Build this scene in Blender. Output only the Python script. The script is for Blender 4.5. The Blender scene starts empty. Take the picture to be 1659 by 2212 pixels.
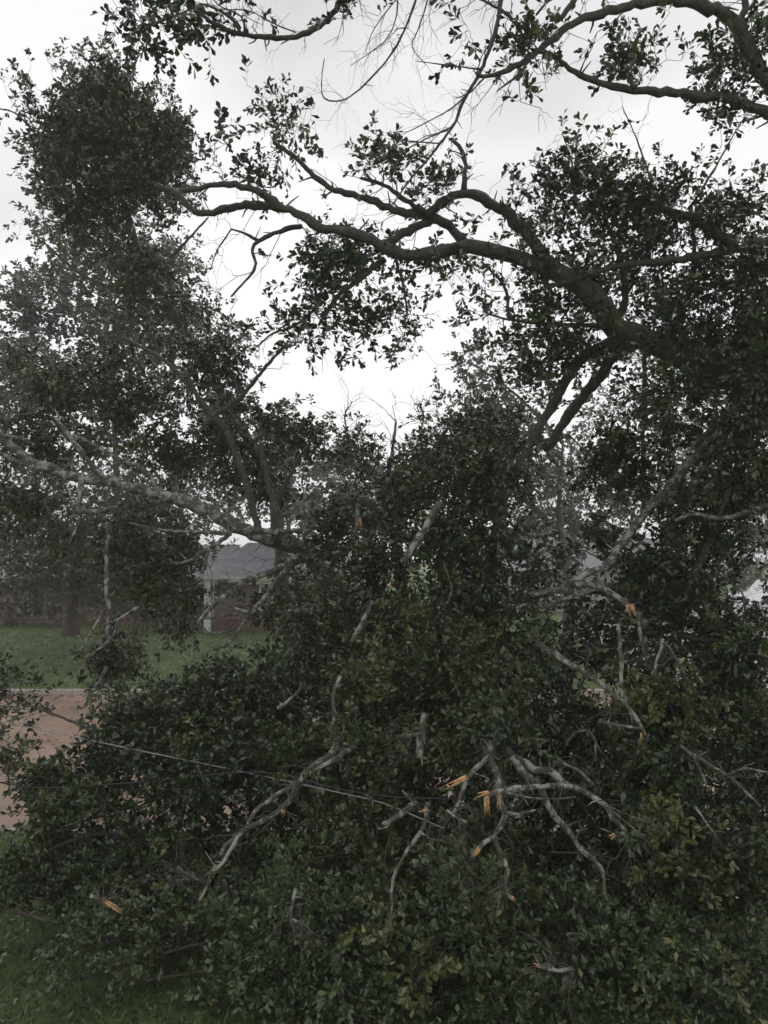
import bpy, math, random
import numpy as np
from mathutils import Vector, Matrix

random.seed(7)
RNG = np.random.default_rng(11)
SC = bpy.context.scene
COL = SC.collection

# ------------------------------------------------------------------ camera
CAM_H, PITCH = 4.2, math.radians(2.4)
cd = bpy.data.cameras.new("camera")
cd.sensor_fit = 'VERTICAL'; cd.sensor_height = 34.6; cd.lens = 26.0
cd.clip_start = 0.05; cd.clip_end = 2000
cam = bpy.data.objects.new("camera", cd); COL.objects.link(cam)
cam.location = (0, 0, CAM_H); cam.rotation_euler = (math.radians(90) + PITCH, 0, 0)
SC.camera = cam

# ------------------------------------------------------------------ sky, sun, exposure
SUN_EL, SUN_AZ = math.radians(52), math.radians(-35)
w = bpy.data.worlds.new("World"); SC.world = w; w.use_nodes = True
nt = w.node_tree; nt.nodes.clear()
out = nt.nodes.new("ShaderNodeOutputWorld"); bg = nt.nodes.new("ShaderNodeBackground")
sky = nt.nodes.new("ShaderNodeTexSky"); sky.sky_type = 'NISHITA'; sky.sun_disc = False
sky.sun_elevation = SUN_EL; sky.sun_rotation = SUN_AZ
hs = nt.nodes.new("ShaderNodeHueSaturation"); hs.inputs['Saturation'].default_value = 0.12
tc = nt.nodes.new("ShaderNodeTexCoord")
mp = nt.nodes.new("ShaderNodeMapping"); mp.inputs['Scale'].default_value = (1, 1, 2.2)
nz = nt.nodes.new("ShaderNodeTexNoise"); nz.inputs['Scale'].default_value = 1.7
nz.inputs['Detail'].default_value = 3.0; nz.inputs['Roughness'].default_value = 0.45
cr = nt.nodes.new("ShaderNodeValToRGB")
cr.color_ramp.elements[0].position = 0.39; cr.color_ramp.elements[0].color = (6.2, 6.32, 6.42, 1)
cr.color_ramp.elements[1].position = 0.57; cr.color_ramp.elements[1].color = (10.7, 10.7, 10.75, 1)
mx = nt.nodes.new("ShaderNodeMix"); mx.data_type = 'RGBA'; mx.inputs[0].default_value = 0.9
nt.links.new(tc.outputs['Generated'], mp.inputs[0]); nt.links.new(mp.outputs[0], nz.inputs['Vector'])
nt.links.new(nz.outputs['Fac'], cr.inputs[0])
nt.links.new(sky.outputs[0], hs.inputs['Color']); nt.links.new(hs.outputs[0], mx.inputs[6])
sp = nt.nodes.new("ShaderNodeSeparateXYZ"); nt.links.new(tc.outputs['Generated'], sp.inputs[0])
er = nt.nodes.new("ShaderNodeMapRange"); er.inputs[1].default_value = 0.05; er.inputs[2].default_value = 0.75; er.inputs[3].default_value = 1.10; er.inputs[4].default_value = 0.90
nt.links.new(sp.outputs[2], er.inputs[0])
sc_ = nt.nodes.new("ShaderNodeVectorMath"); sc_.operation = 'SCALE'
nt.links.new(cr.outputs[0], sc_.inputs[0]); nt.links.new(er.outputs[0], sc_.inputs['Scale'])
nt.links.new(sc_.outputs[0], mx.inputs[7]); nt.links.new(mx.outputs[2], bg.inputs[0])
bg.inputs[1].default_value = 0.1
nt.links.new(bg.outputs[0], out.inputs[0])
sl = bpy.data.lights.new("sun", 'SUN'); sl.energy = 0.5; sl.angle = math.radians(40); sl.color = (1, 0.97, 0.93)
so = bpy.data.objects.new("sun", sl); COL.objects.link(so)
so.rotation_euler = (math.radians(90) - SUN_EL, 0, math.radians(145))
SC.view_settings.view_transform = 'Standard'; SC.view_settings.look = 'None'
SC.view_settings.exposure = 0.0; SC.view_settings.gamma = 1.0
SC.view_settings.use_curve_mapping = False
try:
    SC.cycles.use_denoising = True
    SC.cycles.max_bounces = 6; SC.cycles.diffuse_bounces = 3; SC.cycles.glossy_bounces = 2
    SC.cycles.transmission_bounces = 3; SC.cycles.volume_bounces = 1
except Exception:
    pass

# ------------------------------------------------------------------ helpers
FP = 769.5
K = 768.0 / 1659.0                       # picture units used below: 1659 across, 2212 down
FWD = np.array([0, math.cos(PITCH), math.sin(PITCH)]); UP = np.array([0, -math.sin(PITCH), math.cos(PITCH)])
RIGHT = np.array([1.0, 0, 0]); C0 = np.array([0, 0, CAM_H])

def at(px, py, d):
    return C0 + d * (FWD + (px - 829.5) * K / FP * RIGHT + (1106 - py) * K / FP * UP)

def rm(r, d):
    return r * K / FP * d

def nrm(a):
    return a / np.maximum(np.linalg.norm(a, axis=-1, keepdims=True), 1e-9)

def proj(P):
    q = P - C0; d = q @ FWD
    return (q @ RIGHT) / d * FP / K + 829.5, 1106 - (q @ UP) / d * FP / K, d

def mesh_np(name, V, F, mat, parent=None, tint=None, smooth=False):
    """V (n,3) float, F (m,3) or (m,4) int -> one mesh object"""
    me = bpy.data.meshes.new(name)
    V = np.asarray(V, np.float32); F = np.asarray(F, np.int32)
    k = F.shape[1]
    me.vertices.add(len(V)); me.vertices.foreach_set("co", V.ravel())
    me.loops.add(F.size); me.loops.foreach_set("vertex_index", F.ravel())
    me.polygons.add(len(F)); me.polygons.foreach_set("loop_start", np.arange(0, F.size, k, dtype=np.int32))
    try:
        me.polygons.foreach_set("loop_total", np.full(len(F), k, np.int32))
    except Exception:
        pass
    if smooth:
        me.polygons.foreach_set("use_smooth", np.ones(len(F), bool))
    if tint is not None:
        a = me.attributes.new("tint", 'FLOAT', 'POINT'); a.data.foreach_set("value", np.asarray(tint, np.float32))
    me.update(calc_edges=True)
    me.materials.append(mat)
    o = bpy.data.objects.new(name, me); COL.objects.link(o)
    if parent is not None:
        o.parent = parent
        o.matrix_parent_inverse = Matrix.Translation(parent.location).inverted()
    return o

def empty(name, loc, label, cat, group=None):
    o = bpy.data.objects.new(name, None); COL.objects.link(o)
    o.empty_display_size = 0.2
    o.location = tuple(float(x) for x in loc); o["label"] = label; o["category"] = cat
    if group: o["group"] = group
    return o

class MB:
    """collects quads for one mesh"""
    def __init__(s): s.v = []; s.f = []
    def box(s, x0, x1, y0, y1, z0, z1):
        b = len(s.v)
        s.v += [(x0, y0, z0), (x1, y0, z0), (x1, y1, z0), (x0, y1, z0), (x0, y0, z1), (x1, y0, z1), (x1, y1, z1), (x0, y1, z1)]
        s.f += [(b, b+3, b+2, b+1), (b+4, b+5, b+6, b+7), (b, b+1, b+5, b+4), (b+1, b+2, b+6, b+5), (b+2, b+3, b+7, b+6), (b+3, b, b+4, b+7)]
        return s
    def poly(s, pts):
        b = len(s.v); s.v += [tuple(p) for p in pts]; s.f.append(tuple(range(b, b + len(pts)))); return s
    def build(s, name, mat, parent=None, bevel=0):
        me = bpy.data.meshes.new(name); me.from_pydata(s.v, [], s.f); me.update()
        me.materials.append(mat)
        o = bpy.data.objects.new(name, me); COL.objects.link(o)
        if parent is not None:
            o.parent = parent; o.matrix_parent_inverse = Matrix.Translation(root_loc(parent)).inverted()
        if bevel:
            m = o.modifiers.new("bevel", 'BEVEL'); m.width = bevel; m.segments = 2
        return o

def root_loc(o):
    # meshes are written in world coordinates under an unrotated thing; a part's own matrix is already the identity
    return o.location.copy() if o.type == 'EMPTY' else Vector((0, 0, 0))

def tubes(P, R, sides, cap=True):
    """P (S,k,3) centre lines, R (S,k) radii -> V, F(quads)"""
    S, k, _ = P.shape
    T = np.empty_like(P); T[:, 1:-1] = P[:, 2:] - P[:, :-2]; T[:, 0] = P[:, 1] - P[:, 0]; T[:, -1] = P[:, -1] - P[:, -2]
    T = nrm(T)
    mean = nrm(P[:, -1] - P[:, 0])
    ref = np.where(np.abs(mean[:, 2:3]) < 0.8, np.array([[0, 0, 1.0]]), np.array([[0, 1.0, 0]]))[:, None, :]
    U = nrm(np.cross(T, ref)); W = np.cross(T, U)
    a = np.arange(sides) * 2 * math.pi / sides
    ring = U[:, :, None, :] * np.cos(a)[None, None, :, None] + W[:, :, None, :] * np.sin(a)[None, None, :, None]
    R = R if R.ndim == 3 else R[:, :, None]
    V = P[:, :, None, :] + ring * R[..., None]
    base = (np.arange(S) * k * sides)[:, None, None]
    i = np.arange(k - 1)[None, :, None] * sides; j = np.arange(sides)[None, None, :]; j2 = (j + 1) % sides
    F = np.stack([base + i + j, base + i + j2, base + i + sides + j2, base + i + sides + j], -1).reshape(-1, 4)
    return V.reshape(-1, 3), F

def smooth_line(P, R, step):
    """Catmull-Rom through P (n,3) with radii R (n)"""
    P = np.asarray(P, float); R = np.asarray(R, float)
    n = len(P); A = np.vstack([2 * P[0] - P[1], P, 2 * P[-1] - P[-2]]); o = []; ro = []
    for i in range(n - 1):
        p0, p1, p2, p3 = A[i], A[i+1], A[i+2], A[i+3]
        m = max(2, int(np.linalg.norm(p2 - p1) / step))
        t = (np.arange(m) / m)[:, None]
        o.append(0.5 * (2*p1 + (p2-p0)*t + (2*p0-5*p1+4*p2-p3)*t**2 + (3*p1-p0-3*p2+p3)*t**3))
        ro.append(R[i] + (R[i+1] - R[i]) * t[:, 0])
    o.append(P[-1:]); ro.append(R[-1:])
    return np.vstack(o), np.concatenate(ro)

# ------------------------------------------------------------------ materials
def mat(name):
    m = bpy.data.materials.new(name); m.use_nodes = True
    t = m.node_tree; b = t.nodes["Principled BSDF"]
    return m, t, b

def noise(t, scale, detail=4, rough=0.55, vec=None):
    n = t.nodes.new("ShaderNodeTexNoise"); n.inputs['Scale'].default_value = scale
    n.inputs['Detail'].default_value = detail; n.inputs['Roughness'].default_value = rough
    if vec is not None: t.links.new(vec, n.inputs['Vector'])
    return n

def ramp(t, fac, stops):
    r = t.nodes.new("ShaderNodeValToRGB"); e = r.color_ramp.elements
    while len(e) < len(stops): e.new(0.5)
    for k, (p, c) in enumerate(stops): e[k].position = p; e[k].color = (*c, 1)
    t.links.new(fac, r.inputs[0]); return r

def objco(t):
    g = t.nodes.new("ShaderNodeNewGeometry"); return g.outputs['Position']

def bump(t, b, h, strength=0.5, dist=0.02):
    n = t.nodes.new("ShaderNodeBump"); n.inputs['Strength'].default_value = strength; n.inputs['Distance'].default_value = dist
    t.links.new(h, n.inputs['Height']); t.links.new(n.outputs[0], b.inputs['Normal'])

def simple(name, stops, scale=3.0, rough=0.6, bs=0.3, bd=0.01, detail=5, spec=0.5):
    m, t, b = mat(name); n = noise(t, scale, detail, 0.6, objco(t))
    r = ramp(t, n.outputs['Fac'], stops); t.links.new(r.outputs[0], b.inputs['Base Color'])
    b.inputs['Roughness'].default_value = rough; b.inputs['Specular IOR Level'].default_value = spec
    if bs: bump(t, b, noise(t, scale * 4, 5, 0.6, objco(t)).outputs['Fac'], bs, bd)
    return m

def leaf_mat(name, stops, rough=0.34, trans=0.18, under=1.7, wet=0.6):
    m, t, b = mat(name)
    a = t.nodes.new("ShaderNodeAttribute"); a.attribute_name = "tint"
    r = ramp(t, a.outputs['Fac'], stops)
    n = noise(t, 60, 2, 0.5, objco(t)); mixv = t.nodes.new("ShaderNodeMix"); mixv.data_type = 'RGBA'; mixv.blend_type = 'MULTIPLY'
    mixv.inputs[0].default_value = 0.35
    t.links.new(r.outputs[0], mixv.inputs[6]); t.links.new(n.outputs['Fac'], mixv.inputs[7])
    gm = t.nodes.new("ShaderNodeNewGeometry"); ub = t.nodes.new("ShaderNodeMix"); ub.data_type = 'RGBA'
    hv = t.nodes.new("ShaderNodeHueSaturation"); hv.inputs['Saturation'].default_value = 0.75; hv.inputs['Value'].default_value = under
    t.links.new(mixv.outputs[2], hv.inputs['Color']); t.links.new(gm.outputs['Backfacing'], ub.inputs[0])
    t.links.new(mixv.outputs[2], ub.inputs[6]); t.links.new(hv.outputs[0], ub.inputs[7]); t.links.new(ub.outputs[2], b.inputs['Base Color'])
    b.inputs['Roughness'].default_value = rough; b.inputs['Specular IOR Level'].default_value = 0.5
    b.inputs['Coat Weight'].default_value = wet; b.inputs['Coat Roughness'].default_value = 0.16
    tr = t.nodes.new("ShaderNodeBsdfTranslucent"); t.links.new(mixv.outputs[2], tr.inputs[0])
    ms = t.nodes.new("ShaderNodeMixShader"); ms.inputs[0].default_value = trans
    t.links.new(b.outputs[0], ms.inputs[1]); t.links.new(tr.outputs[0], ms.inputs[2])
    t.links.new(ms.outputs[0], t.nodes["Material Output"].inputs[0])
    return m

def bark_mat(name, dark, mid, lichen, amount=0.55):
    m, t, b = mat(name); p = objco(t)
    n1 = noise(t, 9, 6, 0.7, p); n2 = noise(t, 45, 4, 0.7, p); n3 = noise(t, 3.2, 3, 0.6, p)
    r1 = ramp(t, n2.outputs['Fac'], [(0.3, dark), (0.7, mid)])
    r2 = ramp(t, n1.outputs['Fac'], [(amount, (0, 0, 0)), (amount + 0.09, (1, 1, 1))])
    mxx = t.nodes.new("ShaderNodeMix"); mxx.data_type = 'RGBA'
    t.links.new(r2.outputs[0], mxx.inputs[0]); t.links.new(r1.outputs[0], mxx.inputs[6]); mxx.inputs[7].default_value = (*lichen, 1)
    t.links.new(mxx.outputs[2], b.inputs['Base Color']); b.inputs['Roughness'].default_value = 0.6
    b.inputs['Specular IOR Level'].default_value = 0.4
    bump(t, b, n2.outputs['Fac'], 0.9, 0.022)
    return m

M = {}
M['leaf'] = leaf_mat('oak_leaf', [(0, (0.012, 0.025, 0.006)), (0.5, (0.030, 0.056, 0.012)), (0.85, (0.075, 0.112, 0.025)), (1, (0.16, 0.14, 0.04))])
M['leaf_mid'] = leaf_mat('oak_leaf_mid', [(0, (0.028, 0.044, 0.013)), (0.5, (0.066, 0.094, 0.027)), (0.85, (0.13, 0.16, 0.045)), (1, (0.20, 0.18, 0.05))])
M['leaf_yellow'] = leaf_mat('yellow_green_leaf', [(0, (0.06, 0.085, 0.018)), (0.5, (0.13, 0.155, 0.03)), (1, (0.25, 0.23, 0.06))])
M['leaf_fresh'] = leaf_mat('oak_leaf_fresh', [(0, (0.045, 0.072, 0.026)), (0.6, (0.088, 0.135, 0.047)), (0.9, (0.15, 0.20, 0.065)), (1, (0.22, 0.21, 0.07))])
M['leaf_far_hazed'] = leaf_mat('far_leaf_hazed', [(0, (0.050, 0.064, 0.040)), (0.6, (0.085, 0.104, 0.066)), (1, (0.12, 0.14, 0.085))], 0.5)  # leaf colour paled and greyed: extra distance mist painted into the far foliage
M['bark'] = bark_mat('oak_bark', (0.028, 0.024, 0.02), (0.125, 0.108, 0.092), (0.12, 0.135, 0.075), 0.56)
M['bark_pale'] = bark_mat('lichen_bark', (0.05, 0.042, 0.037), (0.14, 0.126, 0.112), (0.36, 0.375, 0.32), 0.49)
M['bark_brown'] = bark_mat('brown_bark', (0.05, 0.035, 0.028), (0.13, 0.095, 0.075), (0.16, 0.13, 0.11), 0.6)
M['bark_twig'] = bark_mat('twig_bark', (0.045, 0.038, 0.032), (0.12, 0.10, 0.09), (0.22, 0.22, 0.19), 0.6)
M['wood'] = simple('torn_wood', [(0.3, (0.34, 0.16, 0.07)), (0.5, (0.55, 0.31, 0.15)), (0.7, (0.74, 0.57, 0.37))], 40, 0.6, 0.5, 0.004)
M['grass_ground'] = simple('lawn_soil', [(0.3, (0.06, 0.095, 0.03)), (0.55, (0.10, 0.15, 0.045)), (0.75, (0.13, 0.13, 0.06))], 1.3, 0.85, 0.6, 0.03)
M['grass'] = leaf_mat('grass_blade', [(0, (0.10, 0.16, 0.045)), (0.5, (0.17, 0.26, 0.075)), (1, (0.27, 0.30, 0.12))], 0.5, 0.42, 1.0, 0.1)
M['road'] = simple('wet_street', [(0.3, (0.19, 0.125, 0.088)), (0.48, (0.29, 0.198, 0.145)), (0.7, (0.38, 0.27, 0.205))], 0.45, 0.48, 0.25, 0.006)
M['joint'] = simple('street_joint', [(0.3, (0.06, 0.05, 0.045)), (0.7, (0.10, 0.085, 0.075))], 4, 0.8)
M['concrete'] = simple('concrete', [(0.3, (0.36, 0.31, 0.29)), (0.7, (0.46, 0.42, 0.40))], 1.6, 0.4, 0.2, 0.005)
M['mortar'] = simple('mortar', [(0.3, (0.20, 0.17, 0.15)), (0.7, (0.27, 0.24, 0.21))], 8, 0.9)
M['brick'] = simple('orange_brick', [(0.25, (0.12, 0.075, 0.06)), (0.45, (0.18, 0.12, 0.095)), (0.62, (0.30, 0.19, 0.13)), (0.75, (0.33, 0.25, 0.20))], 3.5, 0.8)
M['brick_red'] = simple('red_brick', [(0.25, (0.14, 0.06, 0.05)), (0.75, (0.22, 0.11, 0.09))], 3.5, 0.8)
M['siding'] = simple('mauve_siding', [(0.3, (0.17, 0.125, 0.115)), (0.7, (0.21, 0.16, 0.15))], 2, 0.7, 0.1)
M['siding_pale'] = simple('pale_siding', [(0.3, (0.42, 0.42, 0.43)), (0.7, (0.52, 0.52, 0.53))], 2, 0.6, 0.1)
M['white'] = simple('white_paint', [(0.3, (0.74, 0.74, 0.75)), (0.7, (0.82, 0.82, 0.83))], 3, 0.45, 0.05)
M['cream'] = simple('cream_gutter', [(0.3, (0.50, 0.46, 0.38)), (0.7, (0.58, 0.54, 0.46))], 3, 0.45, 0.05)
M['shingle'] = simple('wet_shingle', [(0.3, (0.13, 0.125, 0.145)), (0.7, (0.19, 0.185, 0.21))], 5, 0.38, 0.4, 0.006)
M['glass'] = simple('dark_window_glass', [(0.3, (0.012, 0.013, 0.018)), (0.7, (0.02, 0.022, 0.03))], 1, 0.08, 0)
M['frame_dark'] = simple('dark_frame', [(0.3, (0.07, 0.065, 0.065)), (0.7, (0.10, 0.095, 0.095))], 5, 0.5, 0.1)
M['car_white'] = simple('white_car_paint', [(0.3, (0.76, 0.76, 0.78)), (0.7, (0.82, 0.82, 0.84))], 1, 0.2, 0)
M['rubber'] = simple('tyre_rubber', [(0.3, (0.015, 0.015, 0.016)), (0.7, (0.03, 0.03, 0.03))], 10, 0.8)
M['metal'] = simple('alloy_rim', [(0.3, (0.4, 0.4, 0.41)), (0.7, (0.5, 0.5, 0.52))], 10, 0.35, 0)
M['red_lens'] = simple('red_lens', [(0.3, (0.30, 0.02, 0.02)), (0.7, (0.4, 0.03, 0.03))], 10, 0.2, 0)
M['clear_lens'] = simple('clear_lens', [(0.3, (0.55, 0.55, 0.57)), (0.7, (0.65, 0.65, 0.67))], 10, 0.15, 0)
M['cable'] = simple('grey_cable', [(0.3, (0.24, 0.24, 0.25)), (0.7, (0.32, 0.32, 0.33))], 20, 0.4, 0.1)
M['cable_black'] = simple('black_cable', [(0.3, (0.015, 0.015, 0.016)), (0.7, (0.03, 0.03, 0.03))], 20, 0.4, 0.1)

# ------------------------------------------------------------------ setting: ground, street
def struct(o): o["kind"] = "structure"; return o

def sheet(name, x0, x1, y0, y1, z, m):
    return struct(MB().poly([(x0, y0, z), (x1, y0, z), (x1, y1, z), (x0, y1, z)]).build(name, m))

ST0, ST1 = 11.6, 22.4
# one lawn sheet to the horizon, gently rising beyond the far kerb
def gz(x, y):
    r = np.clip((y - 23.0) / 13.0, 0, 1); k = 0.35 * r * r * (3 - 2 * r)
    return k + 0.35 * np.exp(-((x + 17) / 5.0) ** 2 - ((y - 29.5) / 3.2) ** 2) 
ys = np.unique(np.concatenate([np.linspace(-40, ST0 - 0.16, 20), [ST0 - 0.16, ST0 - 0.159, ST1 + 0.159], np.linspace(ST1 + 0.16, 60, 60), np.linspace(60, 170, 12)]))
xs = np.unique(np.concatenate([np.linspace(-150, -40, 10), np.linspace(-40, 40, 90), np.linspace(40, 150, 10)]))
GX, GY = np.meshgrid(xs, ys)
GZ = np.where(GY < ST0 - 0.1595, 0.0, np.where(GY < ST1 + 0.1595, -0.16, gz(GX, GY)))
ny, nx = GX.shape; idx = np.arange(ny * nx).reshape(ny, nx)
F = np.stack([idx[:-1, :-1], idx[:-1, 1:], idx[1:, 1:], idx[1:, :-1]], -1).reshape(-1, 4)
struct(mesh_np("ground", np.stack([GX, GY, GZ], -1).reshape(-1, 3), F, M['grass_ground']))
sheet("street_bed", -150, 150, ST0, ST1, -0.145, M['joint'])
pn = MB(); ymid = (ST0 + ST1) / 2
for i in range(-14, 15):
    for (y0, y1) in ((ST0, ymid - 0.012), (ymid + 0.012, ST1)):
        pn.poly([(i * 4.6 + 0.012, y0, -0.13), (i * 4.6 + 4.588, y0, -0.13), (i * 4.6 + 4.588, y1, -0.13), (i * 4.6 + 0.012, y1, -0.13)])
struct(pn.build("street", M['road']))
for k, (y0, y1) in enumerate(((ST0 - 0.15, ST0), (ST1, ST1 + 0.15))):
    kb = MB()
    for i in range(-40, 40):
        kb.box(i * 3.0 + 0.006, i * 3.0 + 2.994, y0 + 0.001, y1 - 0.001, -0.15, 0.005)
    struct(kb.build("kerb", M['concrete'], bevel=0.015))
dv = MB()                                                            # driveway running back from the street on the right
for i in range(6):
    for j in range(2):
        x0 = 8.2 + j * 2.9; y0 = 22.58 + i * 2.6
        z = float(gz(10, y0)); z1 = float(gz(10, y0 + 2.58))
        dv.poly([(x0, y0, z + 0.03), (x0 + 2.87, y0, z + 0.03), (x0 + 2.87, y0 + 2.57, z1 + 0.03), (x0, y0 + 2.57, z1 + 0.03)])
struct(dv.build("driveway", M['concrete']))
sheet("parking_pad", 15.6, 30, 22.58, 47, 0.40, M['concrete'])

# ------------------------------------------------------------------ houses
def brick_wall(house, name, m, x0, x1, y, z0, z1, holes=(), singles=0, prefer=None, cols=None):
    """wall slab with real bricks standing 8 mm proud of it, facing the street"""
    w = MB()
    xsr = sorted({x0, x1} | {h[k] for h in holes for k in (0, 1)})
    for a, b in zip(xsr[:-1], xsr[1:]):
        cuts = [z0, z1]
        hh = [h for h in holes if h[0] <= a + 1e-6 and h[1] >= b - 1e-6]
        if hh: w.box(a, b, y, y + 0.2, z0, hh[0][2]); w.box(a, b, y, y + 0.2, hh[0][3], z1)
        else: w.box(a, b, y, y + 0.2, z0, z1)
    wall = w.build(name, M['mortar'], house)
    me = bpy.data.meshes.new("brick"); c = MB().box(-0.101, 0.101, -0.012, 0.03, -0.033, 0.033)
    me.from_pydata(c.v, [], c.f); me.materials.append(m); me.update()
    cells = []
    r = 0; z = z0 + 0.04
    while z < z1 - 0.03:
        x = x0 + 0.105 + (0.107 if r % 2 else 0)
        while x < x1 - 0.1:
            if not any(h[0] - 0.1 < x < h[1] + 0.1 and h[2] - 0.03 < z < h[3] + 0.03 for h in holes):
                cells.append((x, z))
            x += 0.214
        z += 0.076; r += 1
    cells.sort(key=lambda c: (abs(c[0] - prefer[0]) + 1.5 * abs(c[1] - prefer[1])) if prefer else 0)
    for (x, z) in cells[:singles]:
        o = bpy.data.objects.new("brick", me); COL.objects.link(o); o.parent = wall
        o.matrix_parent_inverse = Matrix.Translation(root_loc(wall)).inverted()
        o.location = (x, y - random.uniform(0, 0.004), z)
    rest = MB()
    for (x, z) in cells[singles:]:
        dy = random.uniform(0, 0.004)
        rest.box(x - 0.101, x + 0.101, y - 0.012 - dy, y + 0.02, z - 0.033, z + 0.033)
    if rest.v:
        o = rest.build("bricks", m, wall); o["kind"] = "stuff"
    return wall

def roof_plane(house, name, a, b, c, d, m):
    """a,b eave ends, c,d ridge ends (c over b, d over a): a slab plus real overlapping shingle courses"""
    a, b, c, d = (Vector(p) for p in (a, b, c, d))
    n = (b - a).cross(d - a).normalized()
    if n.z < 0: n = -n
    base = MB().poly([a, b, c, d]); base.poly([a - n * 0.12, d - n * 0.12, c - n * 0.12, b - n * 0.12])
    base.poly([a, a - n * 0.12, b - n * 0.12, b])
    rf = base.build(name, m, house)
    sh = MB(); L = ((d - a).length + (c - b).length) / 2; rows = max(4, int(L / 0.15))
    for i in range(rows):
        t0, t1 = i / rows, min(1, (i + 1.25) / rows)
        p0 = a.lerp(d, t0); q0 = b.lerp(c, t0); p1 = a.lerp(d, t1); q1 = b.lerp(c, t1)
        W = (q0 - p0).length; k = max(1, int(W / 0.32))
        for j in range(k):
            s0 = (j + (0.5 if i % 2 else 0)) / k + 0.004; s1 = min(1, s0 + 0.94 / k)
            if s0 >= 1: continue
            u = random.uniform(0.008, 0.02)
            sh.poly([p0.lerp(q0, s0) + n * u, p0.lerp(q0, s1) + n * u, p1.lerp(q1, s1) + n * 0.004, p1.lerp(q1, s0) + n * 0.004])
    o = sh.build("shingles", m, rf); o["kind"] = "stuff"
    return rf

def window(house, x0, x1, y, z0, z1, trim, name="window"):
    f = MB(); t = 0.09
    f.box(x0, x1, y - 0.04, y + 0.1, z1 - t, z1); f.box(x0, x1, y - 0.04, y + 0.1, z0, z0 + t)
    f.box(x0, x0 + t, y - 0.04, y + 0.1, z0 + t, z1 - t); f.box(x1 - t, x1, y - 0.04, y + 0.1, z0 + t, z1 - t)
    zm = (z0 + z1) / 2; f.box(x0 + t, x1 - t, y - 0.02, y + 0.06, zm - 0.03, zm + 0.03)
    fo = f.build(name, trim, house)
    for (a, b) in ((z0 + t, zm - 0.03), (zm + 0.03, z1 - t)):
        MB().box(x0 + t, x1 - t, y + 0.03, y + 0.05, a, b).build("pane", M['glass'], fo)
    MB().box(x0 - 0.08, x1 + 0.08, y - 0.10, y + 0.02, z0 - 0.07, z0 - 0.002).build("sill", M['mortar'], fo)

hA = empty("brick_house", (-12, 38, 0.3), "single-storey brick house across the street with grey roof and white post", "house")
gA = 0.28
hz = [(-17.4, -16.4, gA + 0.42, gA + 2.15)]
brick_wall(hA, "wall", M['brick'], -25, -8.3, 37.2, gA - 0.4, gA + 2.45, hz, 300, (-17.5, gA + 1.0))
window(hA, -17.4, -16.4, 37.2, gA + 0.42, gA + 2.15, M['frame_dark'])
# projecting wing
bk = brick_wall(hA, "brick_base", M['brick_red'], -7.62, -1.6, 34.6, gA - 0.4, gA + 0.62, (), 160, (-7.2, gA + 0.3))
sd = MB().box(-7.62, -1.6, 34.62, 34.8, gA + 0.622, gA + 2.45).build("upper_wall", M['siding'], hA)
cl = MB()
for i in range(12):
    z = gA + 0.625 + i * 0.152
    v0 = len(cl.v); cl.v += [(-7.62, 34.585, z), (-1.6, 34.585, z), (-1.6, 34.61, z + 0.15), (-7.62, 34.61, z + 0.15), (-7.62, 34.62, z), (-1.6, 34.62, z)]
    cl.f += [(v0, v0+1, v0+2, v0+3), (v0+4, v0+5, v0+1, v0)]
    o = cl.build("siding_board", M['siding'], sd); cl = MB()
MB().box(-7.62, -7.42, 34.8, 44, gA - 0.4, gA + 2.45).build("side_wall", M['siding'], hA)
MB().box(-1.8, -1.6, 34.8, 44, gA - 0.4, gA + 2.45).build("side_wall", M['siding'], hA)
ps = MB().box(-7.92, -7.64, 33.95, 34.22, gA - 0.2, gA + 2.4)
ps.box(-7.96, -7.60, 33.91, 34.26, gA - 0.3, gA - 0.2 + 0.12)
ps.build("post", M['white'], hA, 0.01)
window(hA, -5.6, -4.4, 34.6, gA + 0.95, gA + 2.1, M['white'])
roof_plane(hA, "roof", (-8.2, 34.0, gA + 2.45), (-1.0, 34.0, gA + 2.45), (-2.6, 39, gA + 4.0), (-6.9, 39, gA + 4.0), M['shingle'])
MB().poly([(-8.2, 34.0, gA+2.45), (-6.9, 39, gA+4.0), (-8.2, 44, gA+2.45)]).build("roof_hip", M['shingle'], hA)
MB().poly([(-1.0, 34.0, gA+2.45), (-1.0, 44, gA+2.45), (-2.6, 39, gA+4.0)]).build("roof_hip", M['shingle'], hA)
roof_plane(hA, "roof", (-25.6, 36.4, gA + 2.45), (-8.25, 36.4, gA + 2.45), (-7.6, 41, gA + 3.9), (-25.6, 41, gA + 3.9), M['shingle'])
gt = MB().box(-8.25, -0.95, 33.86, 33.985, gA + 2.33, gA + 2.47); gt.build("gutter", M['cream'], hA, 0.01)
MB().box(-8.2, -1.0, 33.99, 34.02, gA + 2.16, gA + 2.325).build("fascia", M['cream'], hA)
MB().box(-25.6, -8.3, 36.25, 36.38, gA + 2.32, gA + 2.46).build("gutter", M['cream'], hA, 0.01)
MB().box(-8.2, -1.0, 34.03, 34.58, gA + 2.40, gA + 2.44).build("soffit", M['cream'], hA)

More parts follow.
